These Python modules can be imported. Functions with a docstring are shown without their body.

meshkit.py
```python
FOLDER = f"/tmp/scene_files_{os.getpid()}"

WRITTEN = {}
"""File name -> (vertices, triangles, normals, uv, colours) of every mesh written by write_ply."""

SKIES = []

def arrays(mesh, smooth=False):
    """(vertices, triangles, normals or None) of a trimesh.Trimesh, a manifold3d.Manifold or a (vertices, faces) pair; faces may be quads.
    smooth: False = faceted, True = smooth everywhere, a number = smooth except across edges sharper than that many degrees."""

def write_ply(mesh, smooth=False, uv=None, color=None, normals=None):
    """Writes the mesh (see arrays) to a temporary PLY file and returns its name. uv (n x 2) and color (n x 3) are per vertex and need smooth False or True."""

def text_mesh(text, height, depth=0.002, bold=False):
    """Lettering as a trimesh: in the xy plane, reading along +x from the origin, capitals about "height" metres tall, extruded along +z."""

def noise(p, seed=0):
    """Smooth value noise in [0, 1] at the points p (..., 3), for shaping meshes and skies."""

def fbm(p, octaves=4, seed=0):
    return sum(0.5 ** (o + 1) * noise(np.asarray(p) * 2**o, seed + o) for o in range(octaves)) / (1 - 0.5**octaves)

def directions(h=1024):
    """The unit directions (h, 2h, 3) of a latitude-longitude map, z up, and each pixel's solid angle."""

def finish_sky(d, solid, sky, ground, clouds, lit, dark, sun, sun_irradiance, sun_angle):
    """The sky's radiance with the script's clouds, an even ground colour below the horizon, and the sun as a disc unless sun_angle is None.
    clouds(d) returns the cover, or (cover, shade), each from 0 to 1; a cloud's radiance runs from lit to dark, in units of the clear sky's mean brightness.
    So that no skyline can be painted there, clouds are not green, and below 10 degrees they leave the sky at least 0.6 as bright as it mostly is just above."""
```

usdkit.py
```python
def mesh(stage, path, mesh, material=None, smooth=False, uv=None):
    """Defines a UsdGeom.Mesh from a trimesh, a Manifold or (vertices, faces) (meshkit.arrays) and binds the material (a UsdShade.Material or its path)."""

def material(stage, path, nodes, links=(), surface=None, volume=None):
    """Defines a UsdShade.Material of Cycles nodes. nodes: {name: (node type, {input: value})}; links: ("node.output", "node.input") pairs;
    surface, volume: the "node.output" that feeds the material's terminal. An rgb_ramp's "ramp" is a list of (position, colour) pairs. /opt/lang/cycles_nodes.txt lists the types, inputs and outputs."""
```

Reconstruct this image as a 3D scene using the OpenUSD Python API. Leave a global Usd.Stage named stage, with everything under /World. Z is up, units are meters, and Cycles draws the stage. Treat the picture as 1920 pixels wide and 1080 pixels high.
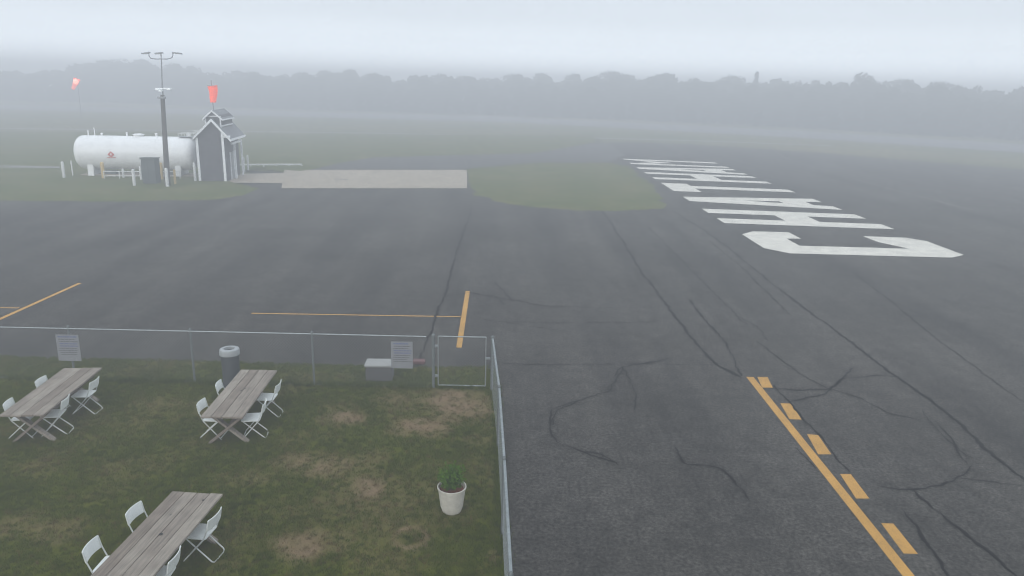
import math
import numpy as np
import trimesh
import shapely
import shapely.geometry as sg
from shapely.ops import unary_union
import meshkit
import usdkit
from pxr import Gf, Sdf, Usd, UsdGeom, UsdLux, UsdShade, Vt

stage = Usd.Stage.CreateInMemory()
UsdGeom.SetStageUpAxis(stage, "Z")
UsdGeom.SetStageMetersPerUnit(stage, 1.0)
UsdGeom.Xform.Define(stage, "/World")
UsdGeom.Scope.Define(stage, "/World/Looks")

# ------------------------------------------------------------------ camera, sky, sun, exposure
FPX, TH, PS, RO, HC = 1400.0, 0.264359, 0.012104, 0.026, 7.5
EXPOSURE = 0.5
SKY_STRENGTH = 0.1
CLOUD = (6.75, 7.35, 8.0)
SUN_EL, SUN_AZ, SUN_I, SUN_ANG = math.radians(13), math.radians(-160), 0.4, 40.0
FOG, FOG_G = 0.0086, 0.2

F_ = np.array([math.sin(PS) * math.cos(TH), math.cos(PS) * math.cos(TH), -math.sin(TH)])
R0 = np.array([math.cos(PS), -math.sin(PS), 0.0])
U0 = np.cross(R0, F_)
R_ = math.cos(RO) * R0 + math.sin(RO) * U0
U_ = -math.sin(RO) * R0 + math.cos(RO) * U0
cam = UsdGeom.Camera.Define(stage, "/World/camera")
cam.CreateHorizontalApertureAttr(36.0)
cam.CreateVerticalApertureAttr(20.25)
cam.CreateFocalLengthAttr(36.0 * FPX / 1920)
cam.CreateClippingRangeAttr(Gf.Vec2f(0.1, 5000))
cam.CreateExposureAttr(EXPOSURE)
cam.AddTransformOp().Set(Gf.Matrix4d(*R_, 0, *U_, 0, *(-F_), 0, 0, 0, HC, 1))


def ray(px, py):
    return F_ + (px - 960) / FPX * R_ + (540 - py) / FPX * U_


def G(px, py, z=0.0):
    """Point of the plane at height z that the photograph shows at (px, py)."""
    d = ray(px, py)
    return np.array([0, 0, HC]) + (z - HC) / d[2] * d


def GY(px, py, y):
    """Point at depth y seen at (px, py)."""
    d = ray(px, py)
    return np.array([0, 0, HC]) + y / d[1] * d


usdkit.material(stage, "/World/Looks/sky_look", {
    "sky": ("sky_texture", {"sky_type": "single_scattering", "sun_disc": False, "sun_elevation": SUN_EL, "sun_rotation": SUN_AZ}),
    "tc": ("texture_coordinate", {}),
    "map": ("mapping", {"mapping_type": "point", "scale": (1.0, 1.0, 2.5)}),
    "n": ("noise_texture", {"scale": 1.6, "detail": 3.0, "roughness": 0.5}),
    "ramp": ("rgb_ramp", {"ramp": [(0.3, tuple(c * 0.93 for c in CLOUD)), (0.7, tuple(c * 1.05 for c in CLOUD))]}),
    "sep": ("separate_xyz", {}),
    "grad": ("rgb_ramp", {"ramp": [(0.0, (2.5, 2.5, 2.48)), (0.015, (2.25, 2.25, 2.25)), (0.03, (1.75, 1.75, 1.75)), (0.05, (1.25, 1.25, 1.25)), (0.08, (0.92, 0.92, 0.93)), (0.13, (0.76, 0.76, 0.775)), (0.35, (1.12, 1.12, 1.12)), (1.0, (1.4, 1.4, 1.4))]}),
    "mg": ("mix", {"mix_type": "multiply", "fac": 1.0}),
    "m": ("mix", {"fac": 0.94}),
    "bg": ("background_shader", {"strength": SKY_STRENGTH}),
}, [("tc.generated", "map.vector"), ("map.vector", "n.vector"), ("n.fac", "ramp.fac"), ("sky.color", "m.color1"), ("tc.generated", "sep.vector"), ("sep.z", "grad.fac"), ("ramp.color", "mg.color1"), ("grad.color", "mg.color2"), ("mg.color", "m.color2"), ("m.color", "bg.color")], surface="bg.background")
dome = UsdLux.DomeLight.Define(stage, "/World/sky")
UsdShade.MaterialBindingAPI.Apply(dome.GetPrim()).Bind(UsdShade.Material.Get(stage, "/World/Looks/sky_look"))
dome.GetPrim().SetCustomDataByKey("kind", "structure")
sun = UsdLux.DistantLight.Define(stage, "/World/sun")
sun.CreateIntensityAttr(SUN_I)
sun.CreateAngleAttr(SUN_ANG)
sun.CreateColorAttr(Gf.Vec3f(1.0, 0.97, 0.93))
sun.GetPrim().CreateAttribute("inputs:normalize", Sdf.ValueTypeNames.Bool).Set(True)
_sd = np.array([math.sin(SUN_AZ) * math.cos(SUN_EL), math.cos(SUN_AZ) * math.cos(SUN_EL), math.sin(SUN_EL)])
_x = np.cross([0, 0, 1.0], _sd); _x /= np.linalg.norm(_x)
_y = np.cross(_sd, _x)
sun.AddTransformOp().Set(Gf.Matrix4d(*_x, 0, *_y, 0, *_sd, 0, 0, 0, 50, 1))

# ------------------------------------------------------------------ helpers
NAMES = {}


def numbered(path):
    k = NAMES.get(path, -1) + 1
    NAMES[path] = k
    return path if k == 0 else f"{path}_{k:03d}"


def tag(prim, label=None, cat=None, group=None, kind=None):
    p = prim.GetPrim() if hasattr(prim, "GetPrim") else prim
    for k, v in (("label", label), ("category", cat), ("group", group), ("kind", kind)):
        if v:
            p.SetCustomDataByKey(k, v)
    return p


def thing(name, loc=(0, 0, 0), rz=0.0, label=None, cat=None, group=None, kind=None):
    x = UsdGeom.Xform.Define(stage, numbered("/World/" + name))
    x.AddTranslateOp().Set(Gf.Vec3d(*map(float, loc)))
    x.AddRotateZOp().Set(float(math.degrees(rz)))
    return tag(x, label, cat, group, kind)


def copy(src, loc, rz, label, group=None):
    name = src.GetName().rstrip("0123456789").rstrip("_")
    was = src.GetCustomData()
    t = thing(name, loc, rz, label, was.get("category"), group or was.get("group"))
    t.GetReferences().AddInternalReference(src.GetPath())
    t.SetInstanceable(True)
    return t


def rotm(rz):
    c, s = math.cos(rz), math.sin(rz)
    return np.array([[c, -s, 0], [s, c, 0], [0, 0, 1.0]])


class MB:
    """Collects pieces that become one mesh."""

    def __init__(self):
        self.v, self.f, self.n = [], [], 0

    def add(self, v, f):
        v, f = np.asarray(v, float), np.asarray(f, int)
        if f.shape[1] == 4:
            f = np.vstack([f[:, [0, 1, 2]], f[:, [0, 2, 3]]])
        self.v.append(v); self.f.append(f + self.n); self.n += len(v)
        return self

    def tm(self, m):
        return self.add(m.vertices, m.faces)

    def box(self, c, s, rz=0.0, ch=0.0, M=None):
        s = np.asarray(s, float) / 2
        if ch:
            pts = []
            for sx in (-1, 1):
                for sy in (-1, 1):
                    for sz in (-1, 1):
                        q = np.array([sx, sy, sz])
                        for a in range(3):
                            d = s - ch
                            d = d.copy(); d[a] = s[a]
                            pts.append(q * d)
            m = trimesh.convex.convex_hull(np.array(pts))
        else:
            m = trimesh.creation.box(2 * s)
        v = m.vertices @ (M if M is not None else rotm(rz)).T + np.asarray(c)
        return self.add(v, m.faces)

    def beam(self, a, b, w, h, up=(0, 0, 1), ch=0.0):
        a, b = np.asarray(a, float), np.asarray(b, float)
        d = b - a; L = np.linalg.norm(d); d /= L
        s = np.cross(d, up); s /= np.linalg.norm(s)
        u = np.cross(s, d)
        return self.box((a + b) / 2, (w, L, h), ch=ch, M=np.stack([s, d, u], 1))

    def tube(self, pts, r, n=8, cap=True):
        p = np.asarray(pts, float)
        r = np.broadcast_to(np.asarray(r, float), (len(p),))
        t = np.gradient(p, axis=0)
        t /= np.linalg.norm(t, axis=1, keepdims=True)
        ref = np.array([0, 0, 1.0]) if np.abs(t[:, 2]).mean() < 0.8 else np.array([1.0, 0.013, 0])
        a = np.cross(t, ref); a /= np.linalg.norm(a, axis=1, keepdims=True)
        b = np.cross(t, a)
        ang = np.arange(n) * 2 * np.pi / n
        v = p[:, None] + r[:, None, None] * (np.cos(ang)[None, :, None] * a[:, None] + np.sin(ang)[None, :, None] * b[:, None])
        i, j = np.meshgrid(np.arange(len(p) - 1), np.arange(n), indexing="ij")
        q = np.stack([i * n + j, (i + 1) * n + j, (i + 1) * n + (j + 1) % n, i * n + (j + 1) % n], -1).reshape(-1, 4)
        q = np.vstack([q[:, [0, 1, 2]], q[:, [0, 2, 3]]])
        v = v.reshape(-1, 3)
        if cap:
            m = len(v)
            v = np.vstack([v, p[0], p[-1]])
            e = (len(p) - 1) * n
            q = np.vstack([q, [[j, (j + 1) % n, m] for j in range(n)], [[e + (j + 1) % n, e + j, m + 1] for j in range(n)]])
        return self.add(v, q)

    def lathe(self, prof, n=24, c=(0, 0, 0), M=None):
        prof = np.asarray(prof, float)
        ang = np.arange(n) * 2 * np.pi / n
        v = np.stack([prof[:, 0, None] * np.cos(ang), prof[:, 0, None] * np.sin(ang), np.repeat(prof[:, 1, None], n, 1)], -1)
        i, j = np.meshgrid(np.arange(len(prof) - 1), np.arange(n), indexing="ij")
        q = np.stack([i * n + j, i * n + (j + 1) % n, (i + 1) * n + (j + 1) % n, (i + 1) * n + j], -1).reshape(-1, 4)
        v = v.reshape(-1, 3)
        if M is not None:
            v = v @ np.asarray(M).T
        return self.add(v + np.asarray(c), q)

    def prism(self, poly, depth, M=None, c=(0, 0, 0)):
        m = trimesh.creation.extrude_polygon(poly, depth, engine="earcut")
        v = m.vertices if M is None else m.vertices @ np.asarray(M).T
        return self.add(v + np.asarray(c), m.faces)

    def build(self, name, mat, parent=None, smooth=False, label=None, kind=None, color=None):
        base = parent.GetPath().pathString if parent is not None else "/World"
        m = usdkit.mesh(stage, numbered(base + "/" + name), (np.vstack(self.v), np.vstack(self.f)), mat, smooth)
        if color is not None:
            pv = UsdGeom.PrimvarsAPI(m).CreatePrimvar("tint", Sdf.ValueTypeNames.Color3fArray, "vertex")
            pv.Set(Vt.Vec3fArray.FromNumpy(np.asarray(color, np.float32)))
        return tag(m, label, kind=kind)


def flat(poly, z, mb=None):
    """A flat sheet of a shapely polygon at height z."""
    mb = mb or MB()
    for g in getattr(poly, "geoms", [poly]):
        v, f = trimesh.creation.triangulate_polygon(g, engine="earcut")
        f = np.asarray(f)
        a = v[f[:, 1]] - v[f[:, 0]]; b = v[f[:, 2]] - v[f[:, 0]]
        neg = a[:, 0] * b[:, 1] - a[:, 1] * b[:, 0] < 0
        f[neg] = f[neg][:, ::-1]
        mb.add(np.column_stack([v, np.full(len(v), z)]), f)
    return mb


# ------------------------------------------------------------------ materials
LOOKS = {}


def plain(name, c, rough=0.6, var=0.15, scale=6.0, metallic=0.0, spec=0.5, bump=0.0, bscale=60.0, emit=None, obj=True):
    """A principled surface whose colour wanders with noise between darker and lighter tones."""
    c = np.asarray(c, float)
    nodes = {
        "tc": ("texture_coordinate", {}) if obj else ("geometry", {}),
        "n": ("noise_texture", {"scale": scale, "detail": 5.0, "roughness": 0.65}),
        "r": ("rgb_ramp", {"ramp": [(0.3, tuple(c * (1 - var))), (0.7, tuple(np.minimum(c * (1 + var), 1)))]}),
        "p": ("principled_bsdf", {"roughness": rough, "metallic": metallic, "specular_ior_level": spec}),
    }
    src = "tc.object" if obj else "tc.position"
    links = [(src, "n.vector"), ("n.fac", "r.fac"), ("r.color", "p.base_color")]
    if bump:
        nodes["bn"] = ("noise_texture", {"scale": bscale, "detail": 4.0})
        nodes["b"] = ("bump", {"strength": bump, "distance": 0.01})
        links += [(src, "bn.vector"), ("bn.fac", "b.height"), ("b.normal", "p.normal")]
    if emit:
        nodes["p"][1]["emission_color"] = emit[0]
        nodes["p"][1]["emission_strength"] = emit[1]
    LOOKS[name] = usdkit.material(stage, "/World/Looks/" + name, nodes, links, surface="p.BSDF")
    return LOOKS[name]


white_paint = plain("white_paint", (0.74, 0.75, 0.74), 0.45, 0.05, 4)
chair_white = plain("chair_white", (0.62, 0.64, 0.62), 0.4, 0.06, 9)
chair_tube = plain("chair_tube", (0.5, 0.52, 0.5), 0.35, 0.08, 14)
galv = plain("galvanised_steel", (0.21, 0.235, 0.24), 0.45, 0.2, 9, metallic=0.35)
galv_wire = plain("galvanised_wire", (0.2, 0.215, 0.215), 0.6, 0.12, 9, metallic=0.2)
post_grey = plain("post_grey", (0.12, 0.135, 0.135), 0.6, 0.15, 9, metallic=0.2)
tank_white = plain("tank_white", (0.78, 0.79, 0.79), 0.4, 0.05, 0.7)
trim_white = plain("trim_white", (0.72, 0.74, 0.75), 0.5, 0.06, 3)
pole_wood = plain("pole_wood", (0.075, 0.068, 0.062), 0.85, 0.3, 5)
mast_grey = plain("mast_grey", (0.22, 0.23, 0.24), 0.5, 0.1, 5, metallic=0.3)
lamp_grey = plain("lamp_grey", (0.25, 0.26, 0.27), 0.5, 0.1, 5)
lamp_white = plain("lamp_white", (0.75, 0.78, 0.78), 0.3, 0.05, 5)
cabinet_dark = plain("cabinet_dark", (0.05, 0.065, 0.062), 0.6, 0.2, 3)
bollard_white = plain("bollard_white", (0.6, 0.61, 0.6), 0.5, 0.12, 4)
yellow_post = plain("yellow_post", (0.50, 0.36, 0.14), 0.5, 0.15, 4)
rail_white = plain("rail_white", (0.6, 0.61, 0.6), 0.5, 0.08, 4)
red_paint = plain("red_paint", (0.5, 0.06, 0.04), 0.5, 0.08, 10)
text_dark = plain("text_dark", (0.06, 0.06, 0.07), 0.6, 0.1, 10)
text_blue = plain("text_blue", (0.07, 0.09, 0.2), 0.6, 0.1, 10)
sign_white = plain("sign_white", (0.19, 0.195, 0.205), 0.5, 0.06, 5)
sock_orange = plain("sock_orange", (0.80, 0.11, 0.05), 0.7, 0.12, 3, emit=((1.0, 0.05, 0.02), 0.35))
sock_lit = plain("sock_lit", (0.8, 0.2, 0.12), 0.7, 0.08, 3, emit=((1.0, 0.06, 0.02), 1.0))
lamp_lit = plain("lamp_lit", (0.9, 0.6, 0.5), 0.5, 0.02, 3, emit=((1.0, 0.21, 0.10), 2.0))
bin_grey = plain("bin_grey", (0.05, 0.056, 0.06), 0.6, 0.15, 6)
bin_lid = plain("bin_lid", (0.27, 0.285, 0.29), 0.5, 0.12, 6)
black_hole = plain("black_hole", (0.02, 0.02, 0.02), 0.9, 0.1, 6)
box_grey = plain("box_grey", (0.075, 0.074, 0.074), 0.8, 0.15, 7, bump=0.3)
box_lid = plain("box_lid", (0.27, 0.27, 0.26), 0.7, 0.1, 7)
pot_white = plain("pot_white", (0.45, 0.43, 0.375), 0.6, 0.12, 9, bump=0.2)
mulch_red = plain("mulch_red", (0.16, 0.055, 0.028), 0.95, 0.5, 45, bump=0.8)
stem_brown = plain("stem_brown", (0.09, 0.07, 0.04), 0.9, 0.2, 20)
red_strip = plain("red_strip", (0.13, 0.06, 0.06), 0.8, 0.15, 8)
bark = plain("bark", (0.07, 0.06, 0.05), 0.9, 0.25, 3)
gravel = plain("gravel_look", (0.155, 0.15, 0.14), 0.9, 0.2, 1.2, obj=False)
runway_look = plain("runway_look", (0.115, 0.112, 0.115), 0.9, 0.15, 0.15, obj=False)
concrete = plain("concrete_look", (0.30, 0.255, 0.195), 0.85, 0.1, 0.6, bump=0.2, obj=False)
roof_dark = plain("roof_dark", (0.17, 0.175, 0.185), 0.85, 0.2, 9)
tar = plain("tar", (0.006, 0.006, 0.0065), 0.8, 0.3, 3, spec=0.08, obj=False)


def paint(name, c, wear):
    """Road paint that has worn thin in specks, so that the asphalt shows."""
    nodes = {
        "g": ("geometry", {}),
        "n": ("noise_texture", {"scale": 55.0, "detail": 4.0, "roughness": 0.7}),
        "n2": ("noise_texture", {"scale": 1.3, "detail": 3.0}),
        "r": ("rgb_ramp", {"ramp": [(wear, (0.0, 0.0, 0.0)), (wear + 0.12, (1.0, 1.0, 1.0))]}),
        "t": ("rgb_ramp", {"ramp": [(0.3, tuple(np.array(c) * 0.85)), (0.7, tuple(np.array(c) * 1.1))]}),
        "m": ("mix", {"color1": (0.036, 0.034, 0.031)}),
        "p": ("principled_bsdf", {"roughness": 0.75, "specular_ior_level": 0.3}),
    }
    return usdkit.material(stage, "/World/Looks/" + name, nodes, [("g.position", "n.vector"), ("g.position", "n2.vector"), ("n.fac", "r.fac"), ("n2.fac", "t.fac"), ("t.color", "m.color2"), ("r.color", "m.fac"), ("m.color", "p.base_color")], surface="p.BSDF")


yellow_paint = paint("yellow_paint", (0.45, 0.24, 0.05), 0.30)
faded_yellow = paint("faded_yellow", (0.17, 0.14, 0.10), 0.48)
letter_paint = paint("letter_paint", (0.62, 0.59, 0.52), 0.27)

# asphalt: fine aggregate, soft stains, paving strips
usdkit.material(stage, "/World/Looks/asphalt", {
    "g": ("geometry", {}),
    "big": ("noise_texture", {"scale": 0.22, "detail": 6.0, "roughness": 0.6}),
    "mid": ("noise_texture", {"scale": 2.2, "detail": 5.0, "roughness": 0.7}),
    "fine": ("noise_texture", {"scale": 15.0, "detail": 6.0, "roughness": 0.8}),
    "map": ("mapping", {"mapping_type": "point", "scale": (0.5, 0.04, 1.0)}),
    "lane": ("noise_texture", {"scale": 1.0, "detail": 4.0, "roughness": 0.6}),
    "r1": ("rgb_ramp", {"ramp": [(0.3, (0.029, 0.0275, 0.025)), (0.7, (0.049, 0.0465, 0.043))]}),
    "r2": ("rgb_ramp", {"ramp": [(0.3, (0.68, 0.68, 0.68)), (0.7, (1.3, 1.3, 1.3))]}),
    "r3": ("rgb_ramp", {"ramp": [(0.38, (0.3, 0.3, 0.3)), (0.62, (2.0, 1.97, 1.92))]}),
    "r4": ("rgb_ramp", {"ramp": [(0.35, (0.7, 0.7, 0.71)), (0.65, (1.3, 1.29, 1.26))]}),
    "m1": ("mix", {"mix_type": "multiply", "fac": 1.0}),
    "m2": ("mix", {"mix_type": "multiply", "fac": 1.0}),
    "m3": ("mix", {"mix_type": "multiply", "fac": 1.0}),
    "b": ("bump", {"strength": 0.35, "distance": 0.01}),
    "p": ("principled_bsdf", {"roughness": 0.85, "specular_ior_level": 0.12}),
}, [("g.position", "big.vector"), ("g.position", "mid.vector"), ("g.position", "fine.vector"), ("g.position", "map.vector"), ("map.vector", "lane.vector"),
    ("big.fac", "r1.fac"), ("mid.fac", "r2.fac"), ("fine.fac", "r3.fac"), ("lane.fac", "r4.fac"),
    ("r1.color", "m1.color1"), ("r2.color", "m1.color2"), ("m1.color", "m2.color1"), ("r3.color", "m2.color2"), ("m2.color", "m3.color1"), ("r4.color", "m3.color2"),
    ("m3.color", "p.base_color"), ("fine.fac", "b.height"), ("b.normal", "p.normal")], surface="p.BSDF")
asphalt = UsdShade.Material.Get(stage, "/World/Looks/asphalt")


def turf(name, green, dry, scale=0.12, bias=0.5):
    """Grass seen from afar: green and dry patches in drifts, with a fine mottle."""
    nodes = {
        "g": ("geometry", {}),
        "n": ("noise_texture", {"scale": scale, "detail": 6.0, "roughness": 0.65}),
        "f": ("noise_texture", {"scale": 7.0, "detail": 4.0, "roughness": 0.8}),
        "r": ("rgb_ramp", {"ramp": [(bias - 0.14, green), (bias + 0.2, dry)]}),
        "r2": ("rgb_ramp", {"ramp": [(0.3, (0.7, 0.7, 0.7)), (0.7, (1.3, 1.3, 1.3))]}),
        "m": ("mix", {"mix_type": "multiply", "fac": 1.0}),
        "b": ("bump", {"strength": 0.8, "distance": 0.05}),
        "p": ("principled_bsdf", {"roughness": 0.95, "specular_ior_level": 0.05}),
    }
    return usdkit.material(stage, "/World/Looks/" + name, nodes, [("g.position", "n.vector"), ("g.position", "f.vector"), ("n.fac", "r.fac"), ("f.fac", "r2.fac"), ("r.color", "m.color1"), ("r2.color", "m.color2"), ("m.color", "p.base_color"), ("f.fac", "b.height"), ("b.normal", "p.normal")], surface="p.BSDF")


field_look = turf("field_look", (0.085, 0.10, 0.04), (0.16, 0.14, 0.08), 0.03, 0.5)
verge_look = turf("verge_look", (0.075, 0.092, 0.026), (0.13, 0.12, 0.05), 0.25, 0.55)

# lawn soil: colour is a property of each spot (green turf, worn straw-coloured patches), kept in a primvar
usdkit.material(stage, "/World/Looks/lawn_look", {
    "a": ("attribute", {"attribute": "tint"}),
    "g": ("geometry", {}),
    "f": ("noise_texture", {"scale": 26.0, "detail": 4.0, "roughness": 0.8}),
    "r2": ("rgb_ramp", {"ramp": [(0.3, (0.6, 0.6, 0.6)), (0.7, (1.4, 1.4, 1.4))]}),
    "m": ("mix", {"mix_type": "multiply", "fac": 1.0}),
    "b": ("bump", {"strength": 0.8, "distance": 0.02}),
    "p": ("principled_bsdf", {"roughness": 0.95, "specular_ior_level": 0.05}),
}, [("a.color", "m.color1"), ("g.position", "f.vector"), ("f.fac", "r2.fac"), ("r2.color", "m.color2"), ("m.color", "p.base_color"), ("f.fac", "b.height"), ("b.normal", "p.normal")], surface="p.BSDF")
lawn_look = UsdShade.Material.Get(stage, "/World/Looks/lawn_look")


def leafy(name, dark, light, trans=0.3):
    nodes = {
        "o": ("object_info", {}),
        "g": ("geometry", {}),
        "r": ("rgb_ramp", {"ramp": [(0.0, dark), (1.0, light)]}),
        "d": ("principled_bsdf", {"roughness": 0.7, "specular_ior_level": 0.08}),
        "t": ("translucent_bsdf", {}),
        "x": ("mix_closure", {"fac": trans}),
    }
    return usdkit.material(stage, "/World/Looks/" + name, nodes, [("g.random_per_island", "r.fac"), ("r.color", "d.base_color"), ("r.color", "t.color"), ("d.BSDF", "x.closure1"), ("t.BSDF", "x.closure2")], surface="x.closure")


grass_green = leafy("grass_green", (0.070, 0.092, 0.002), (0.16, 0.165, 0.008))
grass_dry = leafy("grass_dry", (0.13, 0.092, 0.03), (0.2, 0.142, 0.06))
leaf_looks = [leafy("leaf_%s" % n, a, b) for n, a, b in (("oak", (0.035, 0.05, 0.022), (0.075, 0.09, 0.04)), ("maple", (0.045, 0.055, 0.028), (0.09, 0.095, 0.05)), ("pine", (0.022, 0.036, 0.022), (0.04, 0.058, 0.034)))]
plant_leaf = leafy("plant_leaf", (0.075, 0.15, 0.012), (0.15, 0.25, 0.03))


def wood(name, c, seed):
    c = np.array(c)
    nodes = {
        "tc": ("texture_coordinate", {}),
        "map": ("mapping", {"mapping_type": "point", "scale": (1.0, 0.05, 1.0), "location": (seed * 3.7, seed * 1.3, 0)}),
        "n": ("noise_texture", {"scale": 28.0, "detail": 6.0, "roughness": 0.7, "distortion": 0.6}),
        "n2": ("noise_texture", {"scale": 2.6, "detail": 4.0}),
        "r": ("rgb_ramp", {"ramp": [(0.28, tuple(c * 0.5)), (0.5, tuple(c)), (0.75, tuple(c * 1.28))]}),
        "r2": ("rgb_ramp", {"ramp": [(0.3, (0.82, 0.80, 0.80)), (0.7, (1.12, 1.13, 1.12))]}),
        "m": ("mix", {"mix_type": "multiply", "fac": 1.0}),
        "b": ("bump", {"strength": 0.5, "distance": 0.004}),
        "p": ("principled_bsdf", {"roughness": 0.85, "specular_ior_level": 0.25}),
    }
    return usdkit.material(stage, "/World/Looks/" + name, nodes, [("tc.object", "map.vector"), ("map.vector", "n.vector"), ("tc.object", "n2.vector"), ("n.fac", "r.fac"), ("n2.fac", "r2.fac"), ("r.color", "m.color1"), ("r2.color", "m.color2"), ("m.color", "p.base_color"), ("n.fac", "b.height"), ("b.normal", "p.normal")], surface="p.BSDF")


woods = [wood("weathered_wood_%s" % w, c, i) for i, (w, c) in enumerate((("grey", (0.215, 0.185, 0.155)), ("pale", (0.25, 0.22, 0.185)), ("brown", (0.185, 0.155, 0.128)), ("dull", (0.228, 0.198, 0.166))))]

# weathered shingle siding of the shed, too far away to tell single shingles apart
usdkit.material(stage, "/World/Looks/shingle", {
    "tc": ("texture_coordinate", {}),
    "sep": ("separate_xyz", {}),
    "add": ("math", {"math_type": "add"}),
    "comb": ("combine_xyz", {}),
    "br": ("brick_texture", {"scale": 1.0, "brick_width": 0.16, "row_height": 0.14, "mortar_size": 0.008, "color1": (0.075, 0.073, 0.082), "color2": (0.105, 0.10, 0.108), "mortar": (0.04, 0.05, 0.052)}),
    "n": ("noise_texture", {"scale": 2.0, "detail": 4.0}),
    "r2": ("rgb_ramp", {"ramp": [(0.3, (0.8, 0.8, 0.8)), (0.7, (1.15, 1.15, 1.15))]}),
    "m": ("mix", {"mix_type": "multiply", "fac": 1.0}),
    "p": ("principled_bsdf", {"roughness": 0.85, "specular_ior_level": 0.2}),
}, [("tc.object", "sep.vector"), ("sep.x", "add.value1"), ("sep.y", "add.value2"), ("add.value", "comb.x"), ("sep.z", "comb.y"), ("comb.vector", "br.vector"), ("tc.object", "n.vector"), ("n.fac", "r2.fac"), ("br.color", "m.color1"), ("r2.color", "m.color2"), ("m.color", "p.base_color")], surface="p.BSDF")
shingle = UsdShade.Material.Get(stage, "/World/Looks/shingle")

usdkit.material(stage, "/World/Looks/fog_look", {"v": ("principled_volume", {"color": (0.95, 0.97, 1.0), "density": FOG, "anisotropy": FOG_G})}, [], volume="v.volume")

# ------------------------------------------------------------------ the setting
rng = np.random.default_rng(7)


def px_poly(pts, z=0.0):
    return sg.Polygon([G(x, y, z)[:2] for x, y in pts]).buffer(0)


# open field reaching far behind the trees
g = MB()
xs, ys = np.meshgrid(np.linspace(-600, 600, 61), np.linspace(-80, 620, 36), indexing="ij")
zz = -0.06 + 0.0 * xs
i, j = np.meshgrid(np.arange(60), np.arange(35), indexing="ij")
g.add(np.stack([xs, ys, zz], -1).reshape(-1, 3), np.stack([i * 36 + j, (i + 1) * 36 + j, (i + 1) * 36 + j + 1, i * 36 + j + 1], -1).reshape(-1, 4))
tag(g.build("ground", field_look), "wide dull green airfield grass fading into fog", kind="structure")

# apron: near asphalt, right hand asphalt up to the field, the strip behind the concrete pad
far_right = [G(*p)[:2] for p in ((1096, 268), (1200, 267), (1300, 271), (1530, 286), (1920, 318))]
apron_poly = unary_union([
    sg.box(-75, -6, 75, 49.5), sg.box(-17.5, 45, 11, 55),
    sg.Polygon([(10, 45), (75, 45), (90, 70)] + [tuple(p) for p in far_right[::-1]] + [tuple(G(1050, 281)[:2]), (10, 66)]).buffer(0),
    px_poly([(455, 350), (470, 320), (560, 324), (640, 306), (700, 296), (1000, 288), (1100, 270), (1190, 300), (1160, 306), (875, 318), (890, 365), (700, 365)]),
])
apron = thing("apron", label="grey asphalt airport apron with cracks and painted markings", kind="structure")
flat(apron_poly, 0.0).build("surface", asphalt, apron)

# older, sun-bleached paving behind the pad and the grass island
old_asphalt = plain("old_asphalt", (0.078, 0.076, 0.072), 0.9, 0.14, 0.3, spec=0.1, obj=False)
flat(px_poly([(540, 322), (560, 320), (640, 305), (700, 295), (1000, 287), (1090, 272), (1140, 268), (1172, 290), (1150, 303), (1000, 304), (876, 315), (876, 317.5), (600, 317.5)]), 0.004).build("old_surface", old_asphalt, apron)

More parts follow.
